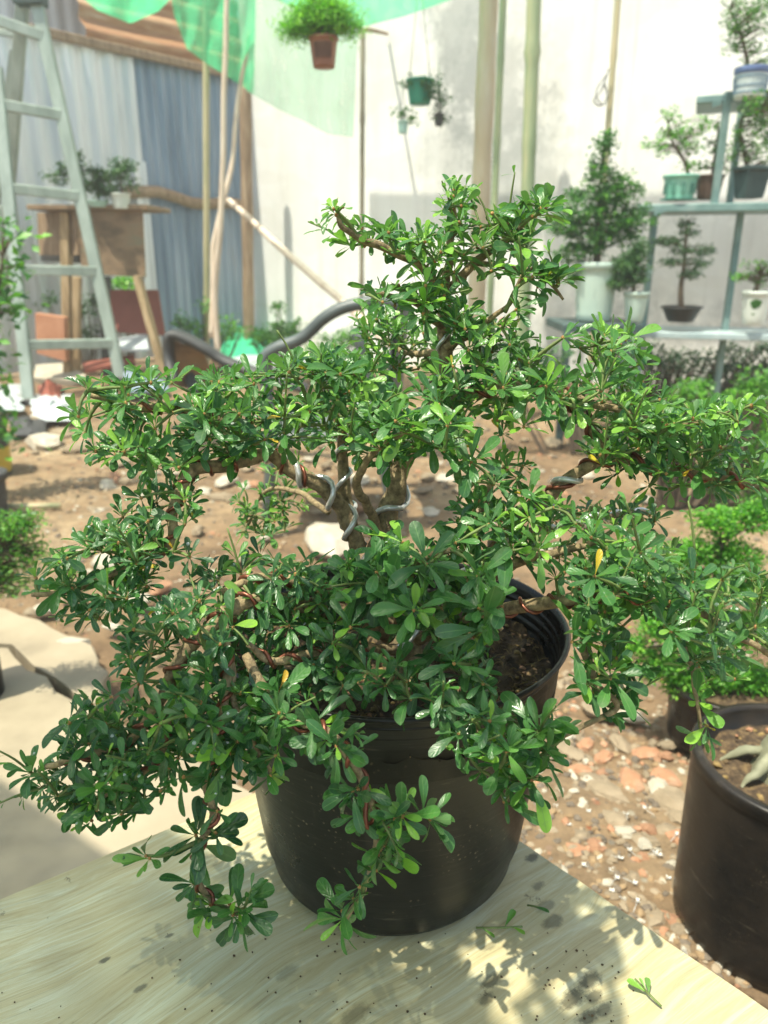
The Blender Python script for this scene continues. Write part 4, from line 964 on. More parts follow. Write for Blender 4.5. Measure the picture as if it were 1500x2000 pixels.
# ------------------------------------------------------------------ rubble
def rubble():
    CH = MB()
    protos = {}
    def chip(px, py, r, kind, sq=(1.2, .8, .45)):
        key, mat_, lab, cat, grp = {
            'b': ('brick_fragment', M_brick, 'broken orange brick fragment lying on the dirt', 'brick', 'broken brick fragments on the dirt'),
            's': ('stone', M_stone, 'rough tan stone lying on the dirt', 'stone', 'tan stones on the dirt'),
            'p': ('mortar_fragment', M_pale, 'pale chip of mortar lying on the dirt', 'rubble', 'pale mortar chips on the dirt')}[kind]
        c = G(px, py, .0); c.z = r*sq[2]*.45-.005
        mb = MB(); mb.rock(c, r, sq, seed=int(px*13+py))
        o = mb.build(key, mat_, origin=(c.x, c.y, 0)); tag(o, lab, cat, grp)
    big = [(1232, 1525, .034, 'b'), (1130, 1505, .03, 'b'), (1180, 1480, .026, 'b'), (1300, 1520, .03, 'b'), (1110, 1470, .03, 's'), (1178, 1550, .04, 's'), (1145, 1455, .022, 'b'), (1290, 1545, .032, 'p'),
           (1150, 1525, .024, 'p'), (1310, 1570, .04, 's'), (1080, 1600, .022, 'b'), (1125, 1665, .026, 'b'), (1095, 1645, .015, 'b'), (1250, 1640, .022, 's'), (1278, 1720, .012, 'p'), (1230, 1655, .009, 'p'),
           (1275, 1800, .028, 's'), (1340, 1840, .022, 'p'), (1180, 1690, .012, 'b'), (1220, 1765, .02, 's'), (1290, 1790, .022, 'b'), (1335, 1640, .03, 'b'), (1060, 1560, .018, 'p'), (1055, 1620, .02, 's'),
           (1170, 1390, .04, 's'), (1230, 1400, .036, 'p'), (1210, 1450, .03, 's'), (1260, 1470, .028, 'b'), (1100, 1440, .035, 'p'), (1330, 1600, .028, 's'),
           (140, 1265, .055, 'p'), (90, 1190, .035, 'p'), (220, 1225, .03, 'p'), (60, 1195, .022, 's'), (200, 1085, .012, 'p'), (640, 1065, .13, 'p'), (215, 1120, .02, 's'),
           (700, 940, .07, 'p'), (840, 1000, .035, 'p'), (620, 1000, .03, 's'), (870, 935, .05, 'p'), (900, 960, .04, 's'), (1150, 905, .05, 'p'), (1140, 930, .05, 'p'), (1260, 975, .04, 'p'), (1210, 990, .05, 's'),
           (440, 945, .07, 'p'), (400, 960, .04, 'p'), (380, 905, .05, 's'), (480, 950, .04, 'p'), (120, 850, .08, 's'), (60, 830, .09, 's'), (90, 870, .12, 'p'), (160, 880, .1, 's'), (210, 950, .05, 'p'), (1080, 870, .08, 's'), (1180, 850, .06, 'b'),
           (1100, 1690, .014, 'b'), (1150, 1735, .013, 's'), (1200, 1730, .016, 's'), (1255, 1690, .012, 'b'), (1310, 1680, .014, 's'), (1300, 1620, .02, 's'), (1090, 1540, .026, 's'), (1200, 1600, .03, 's'), (1135, 1590, .018, 's')]
    for b_ in big: chip(*b_)
    # loose rubble, each chip an object sharing a few meshes
    rr = random.Random(41); src = {}
    for k in range(190):
        px = rr.uniform(1040, 1360); py = rr.uniform(1420, 1860)
        if k > 110: px = rr.uniform(60, 1150); py = rr.uniform(850, 1180)
        kind = rr.choice('bsssp'); v = rr.randrange(3)
        key, mat_, lab, cat, grp = {
            'b': ('brick_fragment', M_brick, 'broken orange brick fragment lying on the dirt', 'brick', 'broken brick fragments on the dirt'),
            's': ('stone', M_stone, 'rough tan stone lying on the dirt', 'stone', 'tan stones on the dirt'),
            'p': ('mortar_fragment', M_pale, 'pale chip of mortar lying on the dirt', 'rubble', 'pale mortar chips on the dirt')}[kind]
        if (kind, v) not in src:
            m_ = MB(); m_.rock((0, 0, 0), 1, rr.choice(((1.2, .8, .45), (1, .9, .6), (1.5, .7, .4))), seed=v*7+ord(kind)); o_ = m_.build(key, mat_); src[(kind, v)] = o_.data; bpy.data.objects.remove(o_)
        o_ = bpy.data.objects.new(key, src[(kind, v)]); COL.objects.link(o_); c = G(px, py, 0)
        sc = rr.uniform(.006, .022)*(1 if k <= 110 else 2.2)
        o_.location = (c.x, c.y, sc*.12); o_.scale = (sc, sc, sc); o_.rotation_euler = (rr.uniform(-.3, .3), rr.uniform(-.3, .3), rr.uniform(0, 6.28)); tag(o_, lab, cat, grp)
    # uncountable small grit
    for k in range(6200):
        y = .85+4.2*random.random()**1.9; x = random.uniform(-.75, .75)*y
        if k < 1500: y = random.uniform(.8, 1.75); x = random.uniform(.12, .62)*y*1.05
        if x < -.08 and y < 1.9 and k % 12: continue
        c = Vector((x, y, 0)); r = random.uniform(.002, .009)*(.7+.35*y)
        c.z = .0+r*.1+.035*noise.noise(Vector((x*1.1, y*1.1, 0)))+.016*noise.noise(Vector((x*5, y*5, 3)))-.012
        CH.rock(c, r, (1.2, .9, .6), random.choice((0, 1, 1, 1, 3, 1, 2, 1, 3, 3, 3, 4, 4)), seed=k)
    tag(CH.build('gravel', [M_brick, M_stone, M_pale, M_dstone, M_clod]), 'small brick and stone grit scattered over the dirt', None, None, 'stuff')
    # dried white petals
    for k, (px, py) in enumerate([(1195, 1700), (1205, 1715), (1240, 1725), (1195, 1740), (1245, 1760), (1280, 1665), (1288, 1670), (1230, 1660), (1212, 1676), (1150, 1585), (1085, 1575), (1222, 1590), (1258, 1578), (1330, 1640), (1305, 1715), (1322, 1630), (1140, 1690), (1110, 1610)]):
        c = G(px, py, .012); mb = MB()
        for q in range(4):
            a = q*1.57+random.random(); d = Vector((math.cos(a), math.sin(a), .5)); s_ = Vector((-d.y, d.x, 0))*.0018
            mb.add([c, c+d*.003+s_, c+d*.006, c+d*.003-s_], [(0, 1, 2, 3)])
        mb.tube([c, c+Vector((random.uniform(-.02, .02), random.uniform(-.02, .02), -.004))], .0006, 4)
        tag(mb.build('fallen_flower', M_petal, origin=c), 'tiny fallen white flower on the rubble right of the board', 'flower', 'fallen white flowers on the dirt')
rubble()
mb = MB(); a = G(0, 985, .02); mb.tube([G(-60, 990, .03), G(118, 988, .03)], .012, 8); tag(mb.build('bamboo_stick', M_bamY), 'short yellow stick lying behind the feathery low shrub', 'stick')
# ------------------------------------------------------------------ wooden board table
TZ = .46
cor = G(733, 1448, TZ); u_ = (G(0, 1755, TZ)-cor).normalized(); v_ = Vector((-u_.y, u_.x, 0))
if v_.x < 0: v_ = -v_
tbl = bpy.data.objects.new('wooden_table', None); COL.objects.link(tbl)
tag(tbl, 'pale oak laminate board table carrying the potted bonsai', 'table')
tbl.location = (cor.x, cor.y, 0); tbl.rotation_euler = (0, 0, math.atan2(u_.y, u_.x))
# local: x along u_, y along +-v_
ly = Vector((-u_.y, u_.x, 0)); sy = 1 if ly.dot(v_) > 0 else -1
def local(p): d = p-Vector((cor.x, cor.y, 0)); return Vector((d.dot(u_), d.dot(ly), p.z))
TL, TW = .95, .62
def lbuild(mb, name, mats):
    o = mb.build(name, mats); o.parent = tbl; return o
vv_ = (G(1500, 1970, TZ)-cor).normalized(); vl = Vector((vv_.dot(u_), vv_.dot(ly), 0))
def bq(a, b, z, e=0.0): return Vector((a*(TL-2*e)+e, 0, z))+vl*(b*(TW-2*e)+e)
mb = MB(); rings = []
for z, e in ((TZ-.019, .001), (TZ-.0012, 0), (TZ, .0012)):
    ring = []
    for (a0, b0, a1, b1) in ((0, 0, 1, 0), (1, 0, 1, 1), (1, 1, 0, 1), (0, 1, 0, 0)):
        for k in range(40):
            t = k/40; q = bq(a0+(a1-a0)*t, b0+(b1-b0)*t, z, e)
            q += Vector((noise.noise(Vector((q.x*30, q.y*30, 1))), noise.noise(Vector((q.x*30, q.y*30, 5))), 0))*.0012
            ring.append(q)
    rings.append(ring)
nn_ = 160; vs = sum(rings, [])
mb.add(vs, [tuple(range(nn_-1, -1, -1)), tuple(2*nn_+k for k in range(nn_))]+[(j*nn_+k, j*nn_+(k+1) % nn_, (j+1)*nn_+(k+1) % nn_, (j+1)*nn_+k) for j in range(2) for k in range(nn_)])
lbuild(mb, 'table_top', M_board)
for x in (.08, TL-.08):
    for y in (.07, TW-.07):
        mb = MB(); mb.box((x, sy*y, (TZ-.019)/2), (.045, .045, TZ-.020)); lbuild(mb, 'leg', M_plank)
for y in (.07, TW-.07):
    mb = MB(); mb.box((TL/2, sy*y, TZ-.055), (TL-.25, .022, .06)); lbuild(mb, 'apron', M_plank)
# stains on the laminate (soil wiped on it)
nt, b, c = BOARD_NT, BOARD_B, BOARD_C
vv = coords(nt); ns = noi(nt, vv, 70, 6, .75)
for (px, py, r, st) in STAINS:
    p = local(G(px, py, TZ)); d = blob(nt, vv, p, (1/r*.7, 1/r*1.3, 0))
    ad = N(nt, 'ShaderNodeMath', operation='MULTIPLY_ADD'); L(nt, ns, ad.inputs[0]); ad.inputs[1].default_value = 1.6; L(nt, d, ad.inputs[2])
    f = ramp(nt, ad.outputs[0], [(.9*.5, 0), (1, 0)])
    sb = N(nt, 'ShaderNodeMath', operation='MULTIPLY'); L(nt, ad.outputs[0], sb.inputs[0]); sb.inputs[1].default_value = .4
    f = ramp(nt, sb.outputs[0], [(.50, .8*st), (.66, 0)])
    c = mixc(nt, f, c, (.045, .045, .03))
L(nt, c, b.inputs['Base Color'])
mb = MB()
for k in range(110):
    px = random.uniform(480, 1250); py = random.uniform(1800, 1998)
    if random.random() < .5: px = random.gauss(1130, 60); py = random.gauss(1930, 50)
    if random.random() < .25: px = random.uniform(0, 700)
    p = G(px, py, TZ); q = local(p)
    if q.x < .01 or sy*q.y < .01 or sy*q.y > TW: continue
    mb.rock(p+Vector((0, 0, .0006)), random.uniform(.0004, .0012), seed=k)
tag(mb.build('soil_crumbs', M_soil), 'dark soil crumbs scattered on the oak board', None, None, 'stuff')

# ------------------------------------------------------------------ the bonsai
PC = Vector((.008, .60, TZ+.0005)); PR, PB, PH = .150, .115, .2395
bon = thing('potted_bonsai', 'large wired bonsai with glossy oval leaves spilling over its black plastic pot', 'bonsai', PC)
pr = [(0, 0), (PB*.86, 0), (PB*.93, .003), (PB*.985, .012), (PB, .024)]
for i in range(1, 12):
    t = i/12; z = .024+(PH-.024)*t*.80; pr.append((PB+(PR-.006-PB)*(z/PH)**.95, z))
for k in range(4):            # moulded rings below the rim
    z = PH-.040+k*.0085; rr = PB+(PR-.006-PB)*(z/PH)**.95
    pr += [(rr, z), (rr+.0016, z+.0012), (rr+.0016, z+.0032), (rr, z+.0045)]
pr += [(PR-.0045, PH-.006), (PR-.001, PH-.004), (PR, PH-.0015), (PR-.0015, PH), (PR-.004, PH-.0005), (PR-.006, PH-.006), (PR-.010, PH-.06), (0, PH-.062)]
mb = MB(); mb.lathe(PC, pr, 96, wob=.006); mb.build('pot', M_pot, bon)
mb = MB()
def soilz(x, y): return PH-.040+.016*noise.noise(Vector((x*16, y*16, 1)))+.008*noise.noise(Vector((x*55, y*55, 2)))+.004*noise.noise(Vector((x*150, y*150, 2)))+.014*max(0, 1-math.hypot(x, y)/.09)
mb.grid(lambda u, w: PC+Vector((.1415*w*math.cos(6.2832*u), .1415*w*math.sin(6.2832*u), soilz(.1415*w*math.cos(6.2832*u), .1415*w*math.sin(6.2832*u)))), 140, 50)
soil = mb.build('soil', M_soil, bon)
mb = MB()
for k in range(1500):
    a = random.uniform(0, 6.283); r = .138*math.sqrt(random.random()); x = r*math.cos(a); y = r*math.sin(a)
    c = PC+Vector((x, y, soilz(x, y)+.001))
    if k % 3 == 0: mb.rock(c, random.uniform(.0012, .004), seed=k, mi=random.choice((0, 0, 1, 2)))
    else:
        h = random.uniform(0, 6.28); l = random.uniform(.004, .013); d = Vector((math.cos(h)*l, math.sin(h)*l, random.uniform(-.001, .004)))
        mb.tube([c-d*.5, c+Vector((0, 0, .002)), c+d*.5], .0005, 3, random.choice((2, 2, 0)), cap=False)
tag(mb.build('soil_litter', [M_soil, M_brick, M_moss], soil), kind='stuff')

def PL(pts): return smooth_poly([P(*p) for p in pts], 6)
def taper(n, a, b_, k=1.0): return [a+(b_-a)*(i/(n-1))**k for i in range(n)]
def gnarl(pts, amp=.0015, f=60):
    return [p+Vector((noise.noise(p*f), noise.noise(p*f+Vector((5, 0, 0))), noise.noise(p*f+Vector((0, 9, 0)))))*amp*2 for p in pts]
def helix(pts, rad, wr, pitch, ph=0):
    out = []; t0 = None; u = None; s_ = 0
    fine = smooth_poly(pts, 3); m_ = len(fine); 
    # resample evenly
    seg = []; 
    for i in range(m_-1): seg.append((fine[i+1]-fine[i]).length)
    tot = sum(seg); n = max(12, int(tot/pitch*12)); cum = [0]
    for q in seg: cum.append(cum[-1]+q)
    j = 0
    for i in range(n+1):
        s_ = tot*i/n
        while j < m_-2 and cum[j+1] < s_: j += 1
        f = (s_-cum[j])/max(1e-9, seg[j]); p = fine[j].lerp(fine[j+1], min(1, f)); t = (fine[j+1]-fine[j]).normalized()
        u = t.orthogonal().normalized() if u is None else (u-t*u.dot(t)).normalized()
        w = t.cross(u); R = rad[0]+(rad[-1]-rad[0])*i/n+wr*.9; a = ph+2*math.pi*s_/pitch
        out.append(p+(u*math.cos(a)+w*math.sin(a))*R)
    return out

ALL_DROPS = []
# where the plant has been pruned open (outlines of its gaps)
GAPS = [[(985, 1130), (1110, 1200), (1122, 1310), (1060, 1380), (975, 1370), (955, 1290), (985, 1200)],
 [(830, 1425), (900, 1490), (930, 1570), (1030, 1620), (1000, 1900), (760, 1900), (775, 1710), (895, 1650), (865, 1530), (790, 1480), (760, 1440)],
 [(0, 900), (205, 905), (225, 960), (215, 1010), (150, 1035), (50, 1110), (0, 1110)],
 [(395, 950), (470, 950), (430, 1000), (440, 1070), (400, 1095), (385, 1040)],
 [(0, 1195), (120, 1215), (240, 1235), (225, 1290), (150, 1320), (135, 1400), (0, 1500)],
 [(630, 1000), (600, 1050), (500, 1075), (560, 1085), (690, 1075), (665, 1020)],
 [(700, 1010), (722, 945), (745, 960), (735, 1020), (710, 1040)], [(800, 925), (870, 915), (895, 960), (880, 1010), (800, 1040), (785, 980)],
 [(1065, 875), (1160, 890), (1135, 940), (1080, 965), (1045, 920)], [(1245, 1310), (1300, 1330), (1335, 1420), (1330, 1540), (1100, 1540), (1110, 1470), (1200, 1425), (1265, 1400)],
 [(1310, 1005), (1500, 1020), (1500, 1095), (1400, 1100), (1335, 1070)], [(1215, 1195), (1290, 1215), (1310, 1290), (1285, 1305), (1230, 1290)], [(1290, 1320), (1340, 1310), (1350, 1400), (1310, 1390)], [(440, 1570), (490, 1560), (590, 1750), (560, 1760), (480, 1680)],
 [(0, 1590), (160, 1630), (250, 1610), (300, 1560), (350, 1580), (330, 1620), (235, 1640), (235, 1700), (330, 1730), (380, 1830), (500, 1860), (560, 2000), (0, 2000)],
 [(640, 520), (700, 505), (790, 530), (700, 560), (680, 620), (600, 690), (550, 670)], [(560, 300), (870, 335), (850, 385), (855, 430), (800, 445), (720, 420), (660, 390), (615, 385), (560, 500)],
 [(940, 330), (1040, 360), (1005, 390), (960, 415), (940, 440), (922, 430), (935, 390)], [(1106, 400), (1300, 400), (1300, 640), (1210, 605), (1150, 635), (1060, 640), (1050, 600), (1115, 590), (1145, 520), (1090, 470)],
 [(90, 560), (520, 620), (560, 680), (400, 705), (330, 700), (200, 735), (110, 735)], [(1240, 640), (1500, 700), (1500, 780), (1460, 780), (1330, 770), (1290, 740), (1270, 690)],
 [(1060, 1030), (1100, 1060), (1130, 1050), (1110, 1030)], [(1310, 1400), (1340, 1360), (1345, 1500), (1310, 1500)], [(1390, 1350), (1500, 1330), (1500, 1500), (1400, 1480)], [(925, 552), (1005, 550), (1000, 595), (975, 620), (940, 605)], [(1080, 600), (1110, 650), (1000, 655), (1040, 610)], [(690, 512), (790, 532), (845, 548), (800, 556), (700, 548)]]
def project(p):
    y = p[1]; dz = p[2]-CZ; f_ = y*CT-dz*ST
    return 750+F*p[0]/f_, 1000-F*(y*ST+dz*CT)/f_
def open_at(p):
    x, y = project(p)
    return any(in_poly(x, y, g_) for g_ in GAPS)
def in_poly(x, y, poly):
    c = False; n = len(poly); j = n-1
    for i in range(n):
        if (poly[i][1] > y) != (poly[j][1] > y) and x < (poly[j][0]-poly[i][0])*(y-poly[i][1])/(poly[j][1]-poly[i][1])+poly[i][0]: c = not c
        j = i
    return c
def whorl(cs, axes, nl, Lm, young, tmpl_sets, spread=(.25, 1.45)):
    """rosettes: arrays of centres and axes -> leaf batches"""
    for c, ax_, L_, yg in zip(cs, axes, Lm, young):
        n = nl+random.randint(-2, 2)
        ax_ = Vector(ax_).normalized(); e1 = ax_.orthogonal().normalized(); e2 = ax_.cross(e1)
        a0 = random.random()*6.28
        for k in range(n):
            t = (k+.5)/n; az = a0+k*2.4+random.uniform(-.25, .25)
            ph = spread[0]+(spread[1]-spread[0])*t**.8+random.uniform(-.15, .2)
            d = ax_*math.cos(ph)+(e1*math.cos(az)+e2*math.sin(az))*math.sin(ph)
            d = (d+Vector((0, 0, random.uniform(-.10, .22)))).normalized()
            nn = ax_*.8+Vector((0, 0, .75))+Vector((random.gauss(0, .24), random.gauss(0, .24), random.gauss(0, .2)))
            nn = nn-d*nn.dot(d)
            if nn.length < .05: nn = d.orthogonal()
            nn.normalize(); y = nn.cross(d)
            size = L_*(.50+.50*min(1, t*1.5))*random.uniform(.72, 1.18)
            ti = yg+random.gauss(0, .13)+(.12 if t < .2 else 0)
            ti = min(.9, max(0, ti))
            r_ = random.random()
            if r_ < .0035: ti = random.uniform(.96, 1); size *= .7
            elif r_ < .03: ti = random.uniform(.7, .85)
            p = c+d*size*.06
            if open_at(p+d*size*.62): continue
            tmpl_sets[random.randrange(len(tmpl_sets))].append((p, d, y, nn, size, size*random.uniform(.23, .34)*(1.12 if L_ > .022 else 1), ti))
            if random.random() < .10: ALL_DROPS.append((p+d*size*random.uniform(.5, .85)+nn*.0004, nn, random.uniform(.0006, .0014)))
BRN = 0
def branch(pts, r0, r1, sprays=(), zones=(), wire=None, leaf=.0225, tint=.35, hang=0.0, along=.012, mat=None, label=None, nl=10, startleaf=.15):
    """pts: (px,py,Y) ; sprays: (polyline, spread_px, n) ; zones: (polygon, n, Y0, gx, gy, jitterY)"""
    global BRN; BRN += 1
    line = gnarl(PL(pts), .0012); n = len(line)
    mb = MB(); rad = [q*(1+.16*noise.noise(Vector((i*1.7, BRN, 0)))) for i, q in enumerate(taper(n, r0, r1))]
    mb.tube(line, rad, 10, 0)
    tgt = []
    for poly, sp, k in sprays:
        pl = PL(poly)
        mb.tube(gnarl(pl, .0008), taper(len(pl), max(r1, .0017), .0009), 6, 1)
        for j in range(k):
            t = (j+random.random())/k; i = min(len(pl)-2, int(t*(len(pl)-1))); p = pl[i].lerp(pl[i+1], random.random())
            w_ = W(sp, p.y, p.z); o = Vector((random.gauss(0, .5), random.gauss(0, .6), random.gauss(.18, .5)))*w_
            d = (pl[i+1]-pl[i]).normalized()
            tgt.append((p+o, (o.normalized()*.8+Vector((0, -.75, .35)) if hang > .2 else o.normalized()*.7+d*.35+Vector((0, -.15, .35))), p))
        tgt.append((pl[-1], (pl[-1]-pl[-3]).normalized(), pl[-1]))
    nodes_ = list(line[int(n*startleaf):])
    for poly, k, Y0, gx, gy, jy in zones:
        k = max(5, int(k*.86))
        xs = [p[0] for p in poly]; ys = [p[1] for p in poly]; cx = sum(xs)/len(xs); cy = sum(ys)/len(ys); got = []; tries = 0
        dmin = math.sqrt((max(xs)-min(xs))*(max(ys)-min(ys))/k)*.38
        while len(got) < k and tries < k*60:
            tries += 1; x = random.uniform(min(xs), max(xs)); y = random.uniform(min(ys), max(ys))
            if not in_poly(x, y, poly) or any(in_poly(x, y, g_) for g_ in GAPS): continue
            Yv = Y0+gx*(x-cx)/100+gy*(y-cy)/100+random.uniform(-jy, jy)
            if any((x-a)**2+(y-b_)**2 < dmin*dmin and abs(Yv-c_) < .03 for a, b_, c_ in got): continue
            got.append((x, y, Yv))
        pts3 = [P(*q) for q in got]
        # each rosette is tied back to the nearest wood
        order = sorted(pts3, key=lambda p: min((p-q).length for q in nodes_))
        live = list(nodes_)
        for p in order:
            q = min(live, key=lambda z_: (z_-p).length+.15*max(0, z_.z-p.z)); d = p-q
            if d.length > .004:
                mid = q.lerp(p, .5)+Vector((random.uniform(-1, 1), random.uniform(-1, 1), random.uniform(-.2, 1)))*d.length*.10
                r_ = .0008+min(.0012, d.length*.02)
                mb.tube(smooth_poly([q, mid, p], 3), taper(7, r_+.0003, .0008), 5, 1, cap=False)
                if d.length > .03:
                    for f_ in (.35, .6): live.append(q.lerp(p, f_))
            live.append(p)
            o = Vector((p.x-PC.x, p.y-PC.y, 0)); o = o.normalized() if o.length > .01 else Vector((0, 0, 1))
            ax_ = d.normalized()*.45+o*.30+Vector((0, -.25, .60-hang))+Vector((random.gauss(0, .35), random.gauss(0, .35), random.gauss(0, .25)))
            tgt.append((p, ax_, p))
            if d.length > .018:
                for e in range(int(d.length/along*.45)):
                    pp = q.lerp(p, random.uniform(.25, .9)); tgt.append((pp, Vector((random.gauss(0, 1), random.gauss(0, 1), random.gauss(.6, .6))), 'few'))
    sets = [[] for _ in T_leaf]
    for c, a, kq in tgt:
        few = isinstance(kq, str)
        if open_at(c): continue
        if not few: mb.rock(c, .0013, (1, 1, 1.2), 2, seed=int(c.x*1e5))
        if not few and (kq-c).length > .004: mb.tube([kq, c], [.0011, .0008], 4, 1, cap=False)
        L_ = leaf*(.90 if leaf > .0265 else .84)*random.uniform(.75, 1.2)
        if not few and random.random() < .16:
            dd = (Vector(a).normalized()+Vector((random.gauss(0, .3), random.gauss(0, .3), random.gauss(.15, .3)))).normalized(); ll = random.uniform(.018, .040)
            if not open_at(c+dd*ll):
                e_ = c+dd*ll; mb.tube(smooth_poly([c, c+dd*ll*.5+Vector((0, 0, .002)), e_], 3), taper(7, .0010, .0006), 5, 1)
                for q_ in range(5):
                    whorl([c.lerp(e_, .3+.16*q_)], [dd+Vector((random.gauss(0, .6), random.gauss(0, .6), random.gauss(0, .6)))], 2, [L_*(.85-.08*q_)], [tint+.16], sets, (.5, .9))
        whorl([c], [a], 3 if few else nl, [L_*(.8 if few else 1)], [tint+random.gauss(0, .09)+(random.random() < .07)*.3], sets)
    o = mb.build('branch', [mat or M_bark, M_twig, M_bud], bon)
    if label: o['label'] = label
    bat = []
    for T, s_ in zip(T_leaf, sets):
        if not s_: continue
        bat.append((T, *[np.array([q[i] for q in s_], dtype=float) for i in range(4)], *[np.array([q[i] for q in s_]) for i in (4, 5, 6)]))
    if bat: leaves_mesh('foliage', bat, M_leaf, o)
    for wr, col, pitch, f0, f1, ph in (wire or []):
        seg = line[int(n*f0):max(int(n*f0)+3, int(n*f1))]
        hx = helix(seg, [rad[int(n*f0)], rad[min(n-1, int(n*f1))]], wr, pitch, ph)
        m2 = MB(); m2.tube(hx, wr, 8); m2.build('training_wire', M_silver if col == 's' else M_copper, o)
    return line

SI = lambda w=.0024, p=.028, a=0., b_=1., ph=0.: (w, 's', p, a, b_, ph)
CO = lambda w=.0013, p=.020, a=0., b_=1., ph=0.: (w, 'c', p, a, b_, ph)
# trunk with its flare and roots
tk = gnarl(PL([(800, 1325, .575), (790, 1260, .58), (760, 1180, .59), (735, 1110, .60), (745, 1050, .61), (765, 980, .615), (785, 910, .62), (815, 840, .625), (850, 770, .63), (872, 690, .63), (868, 620, .63), (872, 550, .63), (884, 470, .63), (882, 400, .63), (883, 372, .63)]), .002)
mb = MB(); nt_ = len(tk); rd = [(.0125*(1-i/nt_)**1.25+.0018)*(1+.14*noise.noise(Vector((i*.9, 3, 3)))) for i in range(nt_)]; rd[0] = .020; rd[1] = .0165; rd[2] = .0145
mb.tube(tk, rd, 14)
for k in range(6):
    a = k*1.05+.4; b_ = tk[0]; mb.tube(smooth_poly([b_+Vector((0, 0, .012)), b_+Vector((math.cos(a)*.022, math.sin(a)*.022, .002)), b_+Vector((math.cos(a)*.05, math.sin(a)*.05, -.010))]), taper(13, .009, .003), 8)
trk = mb.build('trunk', M_bark, bon)
for (f0, f1, ph, wr) in ((.03, .42, 0, .0024), (.05, .30, 1.1, .0022), (.45, .75, 2.0, .0016)):
    m2 = MB(); m2.tube(helix(tk[int(nt_*f0):int(nt_*f1)], [rd[int(nt_*f0)]+.001, rd[int(nt_*f1)]+.0005], wr, .040 if wr > .002 else .03, ph), wr, 8); m2.build('training_wire', M_silver, trk)
# apex
branch([(882, 470, .63), (884, 430, .63), (882, 395, .63), (888, 372, .63)], .003, .0012, zones=[([(850, 470), (870, 395), (905, 380), (925, 450), (918, 560), (905, 610), (845, 610), (845, 530)], 22, .63, 0, 0, .03)], sprays=[([(884, 440, .63), (882, 400, .63), (886, 372, .63)], 7, 4)], tint=.45, nl=6)
branch([(874, 575, .63), (820, 520, .62), (760, 485, .61), (700, 462, .60), (668, 445, .59), (655, 412, .59)], .0042, .0016,
       zones=[([(650, 470), (700, 440), (780, 455), (860, 455), (862, 520), (790, 500), (730, 495), (680, 480)], 25, .61, -.01, 0, .025)], sprays=[([(700, 462, .60), (672, 430, .59), (652, 408, .585)], 14, 3)], tint=.42)
branch([(882, 560, .63), (925, 515, .63), (970, 480, .62), (1010, 445, .61), (1062, 412, .60)], .004, .0014,
       zones=[([(925, 500), (930, 430), (985, 400), (1050, 420), (1070, 470), (1010, 500), (960, 540)], 24, .62, 0, 0, .03)], sprays=[([(1010, 445, .61), (1045, 422, .60), (1066, 408, .60)], 9, 4)], tint=.32, leaf=.025)
branch([(930, 510, .62), (985, 520, .61), (1045, 528, .60), (1080, 562, .60), (1100, 585, .60)], .0022, .001, sprays=[([(1045, 528, .60), (1085, 560, .60), (1092, 545, .60)], 8, 3), ([(985, 520, .61), (1030, 540, .6), (1050, 560, .6)], 10, 3)], tint=.35, leaf=.026)
branch([(868, 640, .63), (815, 600, .61), (765, 575, .60), (715, 572, .59)], .0035, .0014, zones=[([(710, 590), (720, 555), (800, 545), (880, 560), (900, 620), (860, 640), (790, 615)], 28, .60, 0, 0, .03)], tint=.4)
branch([(870, 690, .64), (815, 690, .67), (770, 680, .70), (735, 640, .72)], .0035, .0014, zones=[([(705, 660), (730, 620), (790, 640), (860, 650), (870, 740), (780, 740), (730, 710)], 32, .70, 0, 0, .03)], tint=.38)
branch([(872, 680, .62), (920, 650, .61), (960, 620, .60), (1000, 585, .59), (1020, 535, .585)], .003, .0012, zones=[([(890, 610), (960, 570), (1020, 590), (1010, 680), (950, 720), (880, 700)], 28, .60, 0, 0, .035)], sprays=[([(985, 610, .59), (1010, 565, .585), (1040, 540, .58)], 10, 3)], tint=.4)
# left shelf of foliage
branch([(700, 1075, .60), (672, 1000, .60), (620, 950, .59), (560, 910, .58), (500, 865, .57), (430, 820, .56), (340, 800, .55), (250, 790, .54), (180, 770, .53)], .0072, .0022,
       zones=[([(150, 760), (330, 735), (420, 745), (430, 800), (420, 905), (300, 930), (240, 905), (155, 870)], 66, .54, .01, 0, .045), ([(400, 745), (560, 705), (640, 700), (690, 740), (660, 900), (560, 850), (480, 920), (400, 900)], 66, .57, .01, 0, .05)],
       wire=[SI(.0024, .034, .02, .55), CO(.0014, .022, .3, .9)], tint=.36)
branch([(690, 1050, .61), (672, 960, .62), (670, 890, .63), (660, 820, .63), (620, 760, .63)], .0065, .0026, zones=[([(560, 710), (700, 690), (780, 740), (800, 850), (740, 905), (650, 870), (590, 800)], 62, .61, 0, 0, .06)], wire=[SI(.0018, .03, 0, .6)], tint=.40)
branch([(745, 1050, .61), (715, 985, .58), (700, 940, .55), (730, 880, .53), (790, 840, .52)], .0045, .0018, zones=[([(640, 870), (700, 800), (800, 770), (900, 790), (920, 870), (820, 900), (720, 915)], 34, .54, 0, 0, .04)], tint=.45, leaf=.024)
branch([(520, 885, .57), (440, 910, .54), (370, 925, .52), (342, 985, .51), (330, 1060, .50), (250, 1110, .49), (150, 1150, .48), (60, 1160, .47)], .0055, .0016,
       zones=[([(240, 960), (370, 950), (385, 1080), (340, 1110), (215, 1090), (150, 1060)], 34, .50, 0, 0, .03), ([(50, 1140), (150, 1055), (300, 1080), (290, 1160), (200, 1210), (110, 1180)], 38, .48, 0, 0, .03)],
       wire=[CO(.0014, .02, .1, .7)], tint=.22, leaf=.0215)
